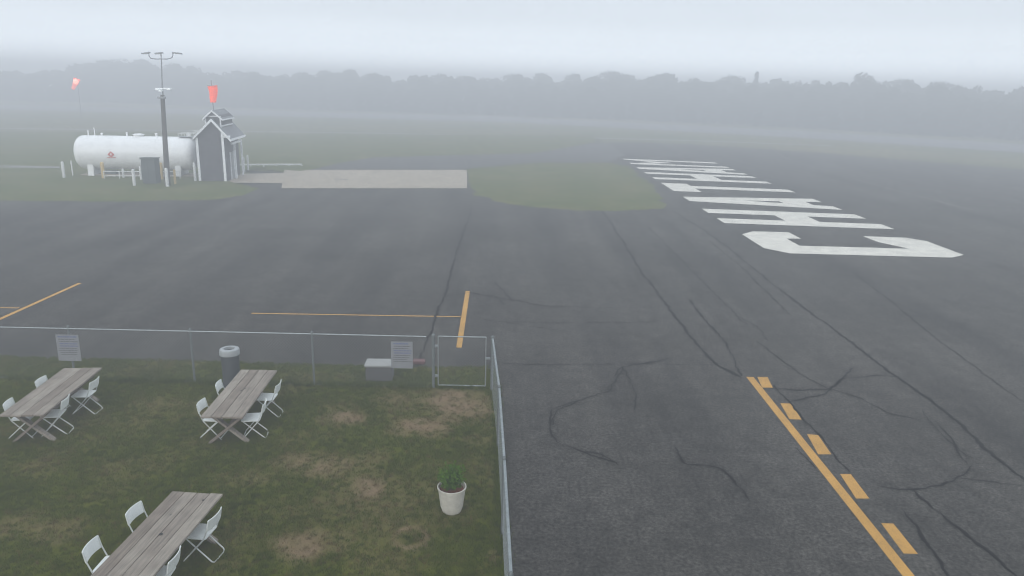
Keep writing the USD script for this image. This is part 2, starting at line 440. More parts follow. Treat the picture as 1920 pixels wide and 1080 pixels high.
# runway and pale track far behind
flat(px_poly([(-300, 193), (0, 196), (480, 207), (960, 219), (1500, 245), (1920, 270), (2200, 288), (2200, 305), (1920, 286), (1500, 258), (960, 229), (480, 217), (0, 205), (-300, 201)]), -0.04).build("runway", runway_look)
tag(stage.GetPrimAtPath("/World/runway"), "faint grey runway strip in front of the trees", kind="structure")
flat(px_poly([(-200, 236.5), (0, 239), (470, 245), (700, 248), (1100, 257), (1300, 262), (1560, 272), (1560, 273.5), (1300, 263.8), (1100, 259), (700, 249.8), (470, 246.8), (0, 241), (-200, 238.5)]), -0.05).build("gravel_track", gravel)
tag(stage.GetPrimAtPath("/World/gravel_track"), "thin pale track crossing the far grass", kind="structure")
flat(px_poly([(-100, 310), (0, 312), (112, 314), (112, 317), (0, 316), (-100, 315)]), 0.085).build("gravel_path", gravel)
tag(stage.GetPrimAtPath("/World/gravel_path"), "short pale gravel strip left of the fuel tank", kind="structure")


def grass_sheet(name, poly, cell, mat, h=0.05, wob=0.4, nscale=0.8, seed=0):
    """A turf sheet that rises out of the asphalt with an uneven edge."""
    x0, y0, x1, y1 = poly.bounds
    nx, ny = int((x1 - x0 + 4 * cell) / cell) + 1, int((y1 - y0 + 4 * cell) / cell) + 1
    X, Y = np.meshgrid(x0 - 2 * cell + cell * np.arange(nx), y0 - 2 * cell + cell * np.arange(ny), indexing="ij")
    P = shapely.points(X.ravel(), Y.ravel())
    d = shapely.distance(P, poly.exterior) * np.where(shapely.contains(poly, P), 1, -1)
    d = d.reshape(X.shape) + (meshkit.fbm(np.stack([X, Y, 0 * X], -1) * nscale, 4, seed) - 0.5) * wob
    z = np.clip(d * 0.25, -0.06, 1) 
    z = np.where(z > 0, h * (1 - np.exp(-z / h * 1.5)), z)
    z += (d > 0.1) * (meshkit.fbm(np.stack([X, Y, 0 * X], -1) * 1.5, 3, seed + 9) - 0.5) * 0.02
    ii, jj = np.meshgrid(np.arange(nx - 1), np.arange(ny - 1), indexing="ij")
    q = np.stack([ii * ny + jj, (ii + 1) * ny + jj, (ii + 1) * ny + jj + 1, ii * ny + jj + 1], -1).reshape(-1, 4)
    keep = (d.ravel()[q].max(1) > -0.25 - cell)
    mb = MB()
    q = q[keep]
    used = np.unique(q)
    new = np.full(X.size, -1); new[used] = np.arange(len(used))
    mb.add(np.stack([X, Y, z], -1).reshape(-1, 3)[used], new[q])
    mb.used = used
    return mb, X, Y, z


verge_poly = px_poly([(-260, 372), (0, 377), (250, 377), (400, 373), (462, 364), (477, 352), (455, 346), (428, 342), (425, 325), (480, 312), (560, 322), (640, 305), (700, 294), (1000, 286), (1092, 271), (1120, 262), (1100, 255), (0, 247), (-260, 240)])
mb, *_ = grass_sheet("grass_verge", verge_poly, 0.4, verge_look, 0.08, 1.2, 0.8, 3)
tag(mb.build("grass_verge", verge_look, smooth=True), "green turf around the fuel tank and shed", kind="structure")
island_poly = px_poly([(877, 317), (879, 340), (893, 366), (960, 384), (1050, 393), (1150, 395), (1243, 391), (1246, 384), (1225, 350), (1200, 330), (1178, 312), (1150, 306), (1000, 306)])
mb, *_ = grass_sheet("grass_island", island_poly, 0.3, verge_look, 0.08, 1.1, 0.9, 5)
tag(mb.build("grass_island", verge_look, smooth=True), "grass island between the concrete pad and the painted letters", kind="structure")

# concrete pad, two pours
pad = thing("concrete_pad", label="pale concrete fuelling pad beside the shed", kind="structure")
flat(px_poly([(533, 319), (875.5, 319), (875.5, 353), (528, 353)]), 0.03).build("slab", concrete, pad)
q1 = px_poly([(430, 327), (532, 324.5), (530, 344), (424, 343)])
flat(q1, 0.022).build("slab", concrete, pad)
e = MB()
for a, b in (((528, 353), (875.5, 353)), ((875.5, 353), (875.5, 319))):
    A, B = G(*a), G(*b); e.beam(A + [0, 0, 0.008], B + [0, 0, 0.008], 0.02, 0.04)
e.build("edge", concrete, pad)
d = MB(); c = G(640, 336, 0.034); d.box(c, (1.1, 0.25, 0.006)); d.build("drain_grate", text_dark, pad)

# ------------------------------------------------------------------ painted markings
def strip(p0, p1, w, z, mb=None):
    a, b = np.asarray(p0)[:2], np.asarray(p1)[:2]
    dd = (b - a) / np.linalg.norm(b - a); nn = np.array([-dd[1], dd[0]]) * w / 2
    return flat(sg.Polygon([a - nn, b - nn, b + nn, a + nn]), z, mb)


ZP = 0.004
la, lb = G(1406, 707), G(1703.5, 1080)
strip(la, la + (lb - la) * 1.6, 0.20, ZP).build("solid_line", yellow_paint, apron, label="long solid yellow line beside the dashes")
for quad in ([(1420, 707), (1439, 707), (1449, 727), (1429, 727)], [(1463, 756), (1484, 757), (1503, 787), (1480, 786)], [(1513, 814), (1534, 816), (1559, 852), (1534, 852)],
             [(1575, 889), (1595, 889), (1630, 935), (1605, 935)], [(1652, 981), (1675, 982), (1721, 1039), (1694, 1038)]):
    flat(px_poly(quad), ZP).build("dash", yellow_paint, apron)
# further dashes run on below the frame
lastc = G(1686, 1010); stepv = lastc - G(1602, 912)
for k in (1, 2):
    c = lastc + stepv * k; strip(c - stepv * 0.25, c + stepv * 0.25, 0.19, ZP).build("dash", yellow_paint, apron)
strip(G(877, 546), G(860.5, 652), 0.165, ZP + 0.004).build("stand_line", yellow_paint, apron, label="short thick yellow bar behind the gate")
strip(G(472, 587.5), G(864, 594), 0.085, ZP).build("stand_line", yellow_paint, apron, label="thin yellow line running left from the yellow bar")
strip(G(-60, 625.5), G(150, 531), 0.15, ZP + 0.004).build("stand_line", yellow_paint, apron, label="slanting yellow bar at the left edge of the frame")
strip(G(-120, 575.5), G(36, 577.5), 0.085, ZP).build("stand_line", yellow_paint, apron, label="thin yellow line at the left edge of the frame")


def ribbon(pts, w, z, seed, jit=0.03, step=0.06):
    """A wandering strip of even height, for cracks, seams and faded lines."""
    p = np.array([G(x, y)[:2] for x, y in pts])
    s = np.concatenate([[0], np.cumsum(np.linalg.norm(np.diff(p, axis=0), axis=1))])
    n = max(int(s[-1] / step), 4)
    t = np.linspace(0, s[-1], n)
    q = np.stack([np.interp(t, s, p[:, 0]), np.interp(t, s, p[:, 1])], 1)
    k = np.array([0.25, 0.5, 0.25])
    for _ in range(6):
        q[1:-1] = q[:-2] * 0.25 + q[1:-1] * 0.5 + q[2:] * 0.25
    nz = lambda f, sd: meshkit.fbm(np.stack([t * f, 0 * t + sd * 7.3, 0 * t], -1), 5, sd) - 0.5
    dq = np.gradient(q, axis=0); dq /= np.linalg.norm(dq, axis=1, keepdims=True)
    nn = np.stack([-dq[:, 1], dq[:, 0]], 1)
    q = q + nn * (nz(0.9, seed) * (0.10 + jit * 4) + nz(4.5, seed + 5) * (0.10 + jit * 0.8))[:, None]
    ww = w * 0.9 * np.clip(1 + 2.4 * nz(3.0, seed + 1), 0.35, 2.0) * np.minimum(1, np.minimum(t, s[-1] - t) / 0.2 + 0.3)
    v = np.vstack([q - nn * ww[:, None] / 2, q + nn * ww[:, None] / 2])
    a = np.arange(n - 1)
    f = np.stack([a, a + 1, a + 1 + n, a + n], 1)
    f2 = np.vstack([f[:, [0, 1, 2]], f[:, [0, 2, 3]]])
    A, B = v[f2[:, 1]] - v[f2[:, 0]], v[f2[:, 2]] - v[f2[:, 0]]
    neg = A[:, 0] * B[:, 1] - A[:, 1] * B[:, 0] < 0
    f2[neg] = f2[neg][:, ::-1]
    return MB().add(np.column_stack([v, np.full(2 * n, z)]), f2)


CRACKS = [
    ([(886, 388), (868, 440), (850, 495), (838, 535), (820, 590), (800, 640), (783, 690)], 0.07, 0.02),
    ([(1130, 396), (1160, 440), (1200, 505), (1255, 580), (1300, 640), (1342, 684), (1390, 708)], 0.10, 0.03),
    ([(945, 683), (1100, 684), (1240, 683), (1342, 684)], 0.030, 0.012),
    ([(1290, 562), (1325, 606), (1362, 645), (1380, 680), (1392, 706)], 0.07, 0.04),
    ([(1262, 396), (1340, 445), (1450, 532), (1540, 600), (1600, 645), (1660, 690), (1760, 762), (1850, 842), (1930, 905)], 0.09, 0.03),
    ([(1264, 838), (1282, 872), (1330, 873), (1360, 883), (1380, 907), (1404, 942)], 0.045, 0.015),
    ([(1036, 768), (1030, 795), (1040, 828), (1090, 848), (1160, 870)], 0.035, 0.03),
    ([(1036, 768), (1100, 748), (1150, 732), (1155, 705), (1172, 688)], 0.035, 0.03),
    ([(1168, 688), (1190, 730), (1193, 772)], 0.035, 0.03),
    ([(1205, 682), (1258, 672)], 0.03, 0.01),
    ([(1440, 728), (1510, 733), (1560, 730), (1620, 750), (1662, 775), (1725, 788)], 0.05, 0.03),
    ([(1480, 752), (1550, 738), (1580, 712), (1650, 706), (1690, 708)], 0.05, 0.04),
    ([(1650, 915), (1710, 920), (1760, 913), (1800, 895), (1822, 874)], 0.05, 0.02),
    ([(1712, 920), (1760, 960), (1820, 1010), (1905, 1085)], 0.07, 0.02),
    ([(1800, 897), (1850, 903), (1925, 914)], 0.04, 0.02),
    ([(1690, 955), (1730, 1000), (1785, 1090)], 0.05, 0.02),
    ([(1452, 722), (1488, 763), (1511, 793), (1543, 827), (1568, 860), (1592, 886)], 0.05, 0.012),
    ([(835, 557), (880, 548), (930, 556), (945, 572)], 0.04, 0.05),
    ([(880, 550), (960, 562), (1010, 572), (1120, 578), (1240, 576)], 0.035, 0.04),
    ([(905, 600), (955, 606), (1010, 615), (1062, 622)], 0.035, 0.03),
    ([(960, 604), (1100, 606), (1245, 603)], 0.03, 0.03),
    ([(1488, 838), (1512, 862), (1530, 880)], 0.03, 0.01),
    ([(1380, 590), (1420, 612), (1440, 640)], 0.05, 0.04),
    ([(1090, 845), (1130, 852), (1165, 872)], 0.03, 0.03),
    ([(1036, 800), (1050, 770), (1090, 752)], 0.03, 0.03),
    ([(1150, 705), (1162, 690), (1240, 676)], 0.03, 0.02),
    ([(925, 530), (945, 548), (958, 566)], 0.04, 0.04),
    ([(1560, 733), (1575, 712), (1600, 690)], 0.05, 0.03),
    ([(1760, 790), (1785, 830), (1810, 870)], 0.04, 0.02),
    ([(1730, 770), (1800, 850), (1850, 870)], 0.03, 0.02),
    ([(1420, 640), (1500, 700), (1560, 733)], 0.04, 0.03),
    ([(1330, 452), (1400, 510), (1480, 590)], 0.04, 0.03),
    ([(1210, 420), (1330, 540), (1400, 610)], 0.04, 0.03),
    ([(1600, 510), (1700, 590), (1830, 690), (1925, 760)], 0.05, 0.02),
]
for k, (pts, w, jit) in enumerate(CRACKS):
    ribbon(pts, w, 0.012, 100 + k, jit).build("crack", tar, apron)
for pts, w in (([(1440, 275), (1475, 297), (1520, 312), (1565, 323)], 0.25), ([(1600, 335), (1640, 346), (1680, 357), (1740, 372), (1800, 388), (1835, 396)], 0.3), ([(1800, 383), (1860, 386), (1925, 389)], 0.2)):
    ribbon(pts, w, ZP, 55, 0.02, 0.4).build("faded_line", faded_yellow, apron)

# the word on the apron: seven block letters, tops to the left, read away from the viewer
LX0, LX1 = 12.95, 22.7


def shear(X, Y):
    return Y + (0.07 + 0.0027 * (Y - 42)) * (LX1 - X)


def letter(polys, label):
    shp = unary_union([sg.Polygon(p) for p in polys])
    shp = shapely.segmentize(shp, 1.0)
    shp = shapely.transform(shp, lambda c: np.stack([c[:, 0], shear(c[:, 0], c[:, 1])], 1))
    flat(shp, ZP).build("painted_letter", letter_paint, apron, label=label)


def bar(x0, x1, y0, y1):
    return [(x0, y0), (x1, y0), (x1, y1), (x0, y1)]


T0, B0 = LX0, LX1
letter([[(T0, 35.9), (T0 + 0.9, 34.85), (B0 - 1.0, 35.15), (B0, 35.9), (B0, 39.3), (B0 - 0.7, 40.1), (B0 - 3.0, 40.1), (B0 - 2.9, 38.5), (B0 - 2.1, 37.0), (T0 + 2.1, 36.8), (T0 + 2.1, 38.6), (T0 + 2.9, 38.7), (T0 + 2.9, 40.5), (T0 + 0.9, 40.4), (T0, 39.4)]], "white block letter C nearest the camera")
letter([bar(T0, B0, 42.75, 44.4), bar(T0, B0, 46.3, 47.95), bar(T0 + 4.1, B0 - 3.6, 42.9, 47.9)], "white block letter H next to the C")
letter([[(T0, 51.25), (T0, 53.3), (B0, 54.85), (B0, 53.2), (T0 + 4, 52.5), (B0, 51.3), (B0, 49.75)], [(B0 - 3.1, 50.4), (B0 - 1.2, 50.2), (B0 - 1.2, 54.2), (B0 - 3.1, 54.2)]], "white block letter A before the T")
letter([bar(T0, T0 + 2.1, 56.3, 61.2), bar(T0 + 1, B0, 58.3, 59.9)], "white block letter T with its crossbar to the left")
letter([bar(T0, B0, 63.7, 65.1), bar(T0, B0, 67.7, 69.1), bar(T0 + 3.9, B0 - 3.8, 64, 69)], "white block letter H beyond the T")
letter([[(T0, 71.8), (T0, 73.2), (B0, 75.3), (B0, 74.0), (T0 + 4, 72.75), (B0, 71.5), (B0, 70.2)], [(B0 - 3.3, 70.8), (B0 - 1.5, 70.6), (B0 - 1.5, 74.8), (B0 - 3.3, 74.6)]], "white block letter A before the last letter")
letter([bar(T0, B0, 76.3, 77.5), bar(T0, B0, 80.8, 82.0), [(T0 + 0.4, 77.4), (T0 + 1.9, 77.4), (T0 + 4.6, 79.15), (T0 + 1.9, 80.9), (T0 + 0.4, 80.9), (T0 + 2.9, 79.15)]], "white block letter M farthest from the camera")

# ------------------------------------------------------------------ lawn
lawn_back = [G(x, y)[:2] for x, y in ((-160, 664), (0, 669), (130, 674), (300, 676), (560, 684), (800, 690), (915, 690))]
RX = -0.16
lawn_poly = sg.Polygon([tuple(p) for p in lawn_back] + [(-0.22, 18.6), (-0.12, 17.6), (0.06, 12.0), (0.22, 7.0), (0.3, 4.5), (-18, 4.5)]).buffer(0)
PATCHES = [(850, 762, 62, 26, 1.0), (905, 765, 25, 20, .7), (775, 800, 50, 20, .9), (800, 812, 25, 12, .6), (650, 785, 42, 14, .8), (735, 752, 40, 10, .5), (612, 878, 50, 22, .75), (690, 918, 36, 24, .8), (560, 868, 40, 14, .6), (560, 1030, 46, 26, .8), (640, 1020, 30, 20, .4), (110, 1000, 60, 22, .45), (30, 990, 40, 20, .4), (700, 860, 30, 12, .35), (460, 900, 60, 14, .35), (930, 1045, 14, 10, .4), (890, 830, 30, 10, .35), (430, 1060, 40, 14, .3), (250, 880, 60, 16, .25), (60, 880, 50, 14, .25)]
PG = []
for (x, y, rx, ry, s) in PATCHES:
    c = G(x, y); ex = np.linalg.norm(G(x + rx, y) - c); ey = np.linalg.norm(G(x, y + ry) - G(x, y - ry)) / 2
    PG.append((c[0], c[1], ex, ey, s))
ring_c = G(768, 1011)


def dryness(X, Y):
    """0 = green turf, 1 = worn, straw-coloured ground."""
    P = np.stack([X, Y, 0 * X], -1)
    w1 = (meshkit.fbm(P * 1.6, 4, 21) - 0.5) * 1.3
    w2 = meshkit.fbm(P * 5.0, 3, 23)
    out = np.zeros_like(X)
    for cx, cy, ex, ey, s in PG:
        r = np.sqrt(((X - cx) / ex) ** 2 + ((Y - cy) / ey) ** 2) + w1
        out = np.maximum(out, s * np.clip(1.5 - r, 0, 1))
    rr = np.hypot(X - ring_c[0], (Y - ring_c[1]) * 0.95) + w1 * 0.06
    out = np.maximum(out, 0.85 * np.clip(1 - np.abs(rr - 0.27) / 0.14, 0, 1))
    out = np.maximum(out, 0.32 * np.clip((meshkit.fbm(P * 0.55, 4, 31) - 0.52) * 5, 0, 1))
    return np.clip(out * (0.55 + 0.9 * w2), 0, 1)


mb, X, Y, Z = grass_sheet("lawn", lawn_poly, 0.07, lawn_look, 0.035, 0.22, 2.0, 11)
dr = dryness(X, Y)
vn = meshkit.fbm(np.stack([X, Y, 0 * X], -1) * 0.9, 4, 41)[..., None]
col = (1 - dr[..., None]) * (np.array([0.062, 0.070, 0.004]) * (0.75 + 0.5 * vn)) + dr[..., None] * np.array([0.165, 0.115, 0.065])
tag(mb.build("lawn", lawn_look, smooth=True, color=col.reshape(-1, 3)[mb.used]), "lawn with worn brown patches inside the chain link fence", kind="structure")

# grass blades: five kinds of tuft scattered over the lawn
gi = UsdGeom.PointInstancer.Define(stage, "/World/grass")
tag(gi, "short green and straw coloured grass covering the lawn", "grass", kind="stuff")
protos = []
for k in range(6):
    r = np.random.default_rng(50 + k)
    b = MB()
    nb = 16 if k < 5 else 34
    for _ in range(nb):
        o = np.array([*r.normal(0, 0.035, 2), -0.01])
        a = r.uniform(0, 2 * np.pi); lean = r.uniform(0.1, 0.9); hh = r.uniform(0.03, 0.065) * (1 if k < 5 else 2.3); w = r.uniform(0.0025, 0.0045)
        dv = np.array([math.cos(a), math.sin(a), 0]); sv = np.array([-dv[1], dv[0], 0]) * w
        m1 = o + np.array([0, 0, hh * 0.6]) + dv * lean * hh * 0.35; tp = o + np.array([0, 0, hh]) + dv * lean * hh
        b.add([o - sv, o + sv, m1 + sv * 0.8, m1 - sv * 0.8, tp], [[0, 1, 2], [0, 2, 3], [3, 2, 4]])
    p = b.build("grass/tuft", grass_green if k < 3 or k == 5 else grass_dry)
    protos.append(p.GetPath())
gi.CreatePrototypesRel().SetTargets(protos)
N = 52000
gx, gy = rng.uniform(-15.5, 0.45, N), rng.uniform(6.6, 19.6, N)
P = shapely.points(gx, gy)
dd = shapely.distance(P, lawn_poly.exterior) * np.where(shapely.contains(lawn_poly, P), 1, -1)
dg = dryness(gx, gy)
dens = 1 - 0.62 * dg
keep = (dd > -0.10 + rng.uniform(-0.05, 0.12, N)) & (rng.uniform(0, 1, N) < dens)
gx, gy, dg = gx[keep], gy[keep], dg[keep]
x0, y0 = X[0, 0], Y[0, 0]
gz = np.maximum(Z[np.clip(((gx - x0) / 0.07).round().astype(int), 0, Z.shape[0] - 1), np.clip(((gy - y0) / 0.07).round().astype(int), 0, Z.shape[1] - 1)], -0.002)
n = len(gx)
dry = rng.uniform(0, 1, n) < (0.10 + 0.8 * dg)
idx = np.where(dry, rng.integers(3, 5, n), rng.integers(0, 3, n))
gi.CreateProtoIndicesAttr(Vt.IntArray.FromNumpy(idx.astype(np.int32)))
gi.CreatePositionsAttr(Vt.Vec3fArray.FromNumpy(np.stack([gx, gy, gz], 1).astype(np.float32)))
ang = rng.uniform(0, np.pi, n)
gi.CreateOrientationsAttr(Vt.QuathArray([Gf.Quath(float(math.cos(a)), 0, 0, float(math.sin(a))) for a in ang]))
sc = rng.uniform(0.7, 1.25, n) * (1 - 0.35 * dg)
# unmown tufts: along the fence and here and there in the turf
near_f = (np.abs(gy - 17.72) < 0.10) | (np.abs(gx + 0.12 - 0.03 * (17.6 - gy)) < 0.09)
idx[near_f & (rng.uniform(0, 1, n) < 0.55)] = 5
clump = (meshkit.fbm(np.stack([gx, gy, 0 * gx], -1) * 1.3, 3, 61) > 0.62) & (dg < 0.2)
idx[clump & (rng.uniform(0, 1, n) < 0.35)] = 5
gi.GetProtoIndicesAttr().Set(Vt.IntArray.FromNumpy(idx.astype(np.int32)))
sc[(idx == 5) & ~near_f] *= 0.6
gi.CreateScalesAttr(Vt.Vec3fArray.FromNumpy(np.repeat(sc[:, None], 3, 1).astype(np.float32)))

# ------------------------------------------------------------------ far wood
def tree_parts(seed, h, w, leaves, size, conifer=False):
    r = np.random.default_rng(seed)
    tr = MB()
    tr.tube([(0, 0, -0.3), (0.05 * h * r.normal() * 0.2, 0, h * 0.4), (0.1 * r.normal(), 0.1 * r.normal(), h * 0.92)], [0.028 * h, 0.018 * h, 0.004 * h], 7)
    cl = []
    if conifer:
        for k in range(26):
            zc = h * (0.18 + 0.8 * k / 25); rad = w * 0.5 * (1.02 - k / 26) + 0.15
            a = r.uniform(0, 6.28)
            for s in range(3):
                aa = a + s * 2.1 + r.normal() * 0.3
                tip = np.array([math.cos(aa) * rad, math.sin(aa) * rad, zc - 0.25 * rad])
                if rad > 0.5:
                    tr.tube([(0, 0, zc), tip], [0.05, 0.01], 5)
                cl.append((tip * [0.6, 0.6, 1], max(0.35, rad * 0.5)))
    else:
        nl = 10
        for k in range(nl):
            a = k * 2.4 + r.normal() * 0.4; zc = h * r.uniform(0.2, 0.55)
            rad = w * 0.5 * r.uniform(0.55, 0.95)
            tip = np.array([math.cos(a) * rad, math.sin(a) * rad, zc + h * r.uniform(0.12, 0.3)])
            tr.tube([(0, 0, zc), tip * [0.5, 0.5, 0] + [0, 0, (zc + tip[2]) / 2 - 0.2], tip], [0.012 * h, 0.008 * h, 0.003 * h], 5)
            cl.append((tip, w * r.uniform(0.17, 0.28)))
        for k in range(9):
            a = r.uniform(0, 6.28); q = r.uniform(0, 0.32) * w
            cl.append((np.array([math.cos(a) * q, math.sin(a) * q, h * r.uniform(0.6, 0.93)]), w * r.uniform(0.13, 0.24)))
        for k in range(7):
            a = r.uniform(0, 6.28); q = r.uniform(0.2, 0.5) * w
            cl.append((np.array([math.cos(a) * q, math.sin(a) * q, h * r.uniform(0.08, 0.3)]), w * r.uniform(0.15, 0.25)))
    per = max(leaves // len(cl), 8)
    C = np.repeat(np.array([c for c, _ in cl]), per, 0); Rr = np.repeat([x for _, x in cl], per)
    d = r.normal(size=(len(C), 3)); d /= np.linalg.norm(d, axis=1, keepdims=True)
    c = C + d * (Rr * r.uniform(0.35, 1.08, len(C)) ** 0.6)[:, None] * [1, 1, 0.8]
    c[:, 2] = np.maximum(c[:, 2], 0.15)
    a = r.normal(size=(len(C), 3)); a /= np.linalg.norm(a, axis=1, keepdims=True)
    b = np.cross(a, r.normal(size=(len(C), 3))); b /= np.linalg.norm(b, axis=1, keepdims=True)
    s = size * r.uniform(0.6, 1.3, len(C))[:, None]
    v = np.stack([c - a * s, c - b * s * 0.55, c + a * s, c + b * s * 0.55], 1).reshape(-1, 3)
    f = np.arange(len(C) * 4).reshape(-1, 4)
    return tr, MB().add(v, f)


edge_px = [(-260, 184), (0, 189), (240, 193), (480, 203), (700, 209), (900, 215), (1100, 222), (1300, 230), (1500, 240), (1700, 251), (1920, 264), (2150, 280)]
edge = np.array([G(*p)[:2] for p in edge_px])
top_px = np.array([(-260, 132), (0, 130), (110, 128), (180, 118), (240, 113), (300, 117), (345, 122), (400, 133), (520, 136), (640, 132), (715, 133), (735, 142), (830, 141), (930, 143), (1000, 140), (1060, 143), (1110, 136), (1200, 136), (1270, 138), (1350, 142), (1450, 146), (1600, 144), (1620, 138), (1690, 147), (1750, 152), (1830, 160), (1920, 166), (2150, 180)], float)
es = np.concatenate([[0], np.cumsum(np.linalg.norm(np.diff(edge, axis=0), axis=1))])
wood_i = UsdGeom.PointInstancer.Define(stage, "/World/wood")
tag(wood_i, "dense wood along the far side of the airfield in fog", "wood", kind="stuff")
wp = []
for k, (h, w, lv) in enumerate(((10, 7.5, 2600), (10, 6.2, 2300), (10, 8.5, 2800), (10, 5.0, 2000))):
    tr, cr = tree_parts(300 + k, h, w, lv, 0.36)
    pr = UsdGeom.Xform.Define(stage, f"/World/wood/tree_{k + 1:03d}")
    tr.build("trunk", bark, pr.GetPrim()); cr.build("crown", leaf_looks[k % 2], pr.GetPrim())
    wp.append(pr.GetPath())
wood_i.CreatePrototypesRel().SetTargets(wp)


def to_px(p):
    v = np.asarray(p) - [0, 0, HC]
    return 960 + FPX * (v @ R_) / (v @ F_), 540 - FPX * (v @ U_) / (v @ F_)


wpos, wsc, wid = [], [], []
for row, (off, hk) in enumerate(((0, 0.42), (3, 0.62), (7, 0.8), (12, 0.92), (18, 1.0), (25, 1.0), (33, 1.0))):
    s = rng.uniform(0, 2)
    while s < es[-1]:
        q = np.array([np.interp(s, es, edge[:, 0]), np.interp(s, es, edge[:, 1])])
        dirn = q / np.linalg.norm(q)
        q = q + dirn * (off + rng.uniform(-1.5, 1.5)) 
        x, _ = to_px([*q, 0])
        ty = np.interp(x, top_px[:, 0], top_px[:, 1])
        hz = GY(x, ty, q[1])[2]
        h = max(hz, 5) * hk * (rng.uniform(0.84, 1.02) if hk > 0.9 else rng.uniform(0.75, 1.1))
        wpos.append((q[0], q[1], -0.1)); wsc.append((h / 10 * rng.uniform(0.8, 1.1), h / 10)); wid.append(rng.integers(0, 4))
        s += rng.uniform(2.6, 5.0)
wsc = np.array(wsc)
wood_i.CreateProtoIndicesAttr(Vt.IntArray.FromNumpy(np.array(wid, np.int32)))
wood_i.CreatePositionsAttr(Vt.Vec3fArray.FromNumpy(np.array(wpos, np.float32)))
wood_i.CreateScalesAttr(Vt.Vec3fArray.FromNumpy(np.stack([wsc[:, 0], wsc[:, 0], wsc[:, 1]], 1).astype(np.float32)))
wood_i.CreateOrientationsAttr(Vt.QuathArray([Gf.Quath(float(math.cos(a)), 0, 0, float(math.sin(a))) for a in rng.uniform(0, np.pi, len(wpos))]))

# trees that stand out of the wood's skyline
for (x, yb, yt, off, w, conifer, name, lab) in (
        (1409, 236, 134, 20, 2.2, True, "pine_tree", "slim pointed pine rising above the far wood, right of the letters"),
        (232, 193, 114, 22, 11, False, "leafy_tree", "tallest rounded tree on the far wood's skyline, behind the red light"),
        (268, 194, 119, 20, 9, False, "leafy_tree", "rounded tree in the far wood just left of the light pole's top"),
        (1110, 223, 136, 18, 8, False, "leafy_tree", "broad tree where the far wood steps up near the picture's middle"),
        (1618, 247, 138, 16, 8, False, "leafy_tree", "broad tree making the right hump of the far wood's skyline"),
        (655, 208, 131, 20, 8, False, "leafy_tree", "rounded tree in the far wood above the concrete pad"),
        (968, 218, 140, 18, 6, False, "leafy_tree", "small round crown in the far wood above the grass island")):
    q = G(x, yb)[:2]; q = q + q / np.linalg.norm(q) * off
    h = GY(x, yt, q[1])[2]
    t = thing(name, (q[0], q[1], -0.05), rng.uniform(0, 6), lab, "tree")
    tr, cr = tree_parts(700 + x, h, w, 3000 if not conifer else 2200, 0.34 if not conifer else 0.22, conifer)
    tr.build("trunk", bark, t); cr.build("crown", leaf_looks[2 if conifer else x % 2], t)

# ------------------------------------------------------------------ tables
def wood_table(c, rz, seed, label, spots):
    t = thing("wooden_table", (c[0], c[1], 0.02), rz, label, "table", "long wooden tables on the lawn")
    r = np.random.default_rng(seed)
    L, W, n = 2.64, 0.87, 4
    pw = W / n
    for k in range(n):
        b = MB(); dy = r.uniform(-0.012, 0.012)
        b.box((-W / 2 + pw * (k + 0.5), dy, 0.72 + r.uniform(-0.003, 0.003)), (pw - 0.008, L, 0.042), ch=0.005, rz=r.uniform(-0.0015, 0.0015))
        b.build("plank", woods[(k + seed) % 4], t)
    for yy in (-1.0, 1.0):
        b = MB(); b.box((0, yy, 0.672), (W - 0.1, 0.09, 0.045), ch=0.004); b.build("batten", woods[2], t)
        for s in (-1, 1):
            b = MB(); b.beam((-s * 0.36, yy + s * 0.026, 0.655), (s * 0.40, yy + s * 0.026, 0.0), 0.05, 0.12, up=(0, 1, 0), ch=0.004)
            b.build("leg", woods[(2 + (s > 0)) % 4], t)
    b = MB(); b.box((0, 0, 0.345), (0.085, 1.96, 0.04), ch=0.004); b.build("stretcher", woods[2], t)
    for (x, y, rr) in spots:
        b = MB(); b.lathe([(0.0, 0.7445), (rr * 0.8, 0.7445), (rr, 0.7435), (rr, 0.735)], 14, (x, y, 0)); b.build("knot_hole", black_hole, t)
    return t


TABLES = []
for corners, seed, lab, spots in (
        ([(120, 690), (188, 691), (80, 778), (2, 776)], 0, "weathered wooden table farthest left, below the left fence sign", []),
        ([(453, 693), (519, 693), (455, 783), (375, 781)], 1, "weathered wooden table standing in front of the rubbish bin", [(-0.03, 0.06, 0.022), (0.03, 0.16, 0.018)])):
    q = np.array([G(x, y, 0.762)[:2] for x, y in corners])
    far, near = q[:2].mean(0), q[2:].mean(0)
    d = far - near
    TABLES.append((q.mean(0), math.atan2(-d[0], d[1]), wood_table(q.mean(0), math.atan2(-d[0], d[1]), seed, lab, spots)))
fa, fb = G(328, 920, 0.762)[:2], G(413, 926, 0.762)[:2]
rz3 = math.radians(-4.3)
c3 = (fa + fb) / 2 + rotm(rz3)[:2, :2] @ np.array([0, -1.32])
TABLES.append((c3, rz3, wood_table(c3, rz3, 2, "nearest weathered wooden table, cut by the picture's lower edge", [(0.02, 0.1, 0.03), (0.2, 1.1, 0.018), (-0.1, 0.62, 0.014)])))

# ------------------------------------------------------------------ folding chairs
CW = 0.205


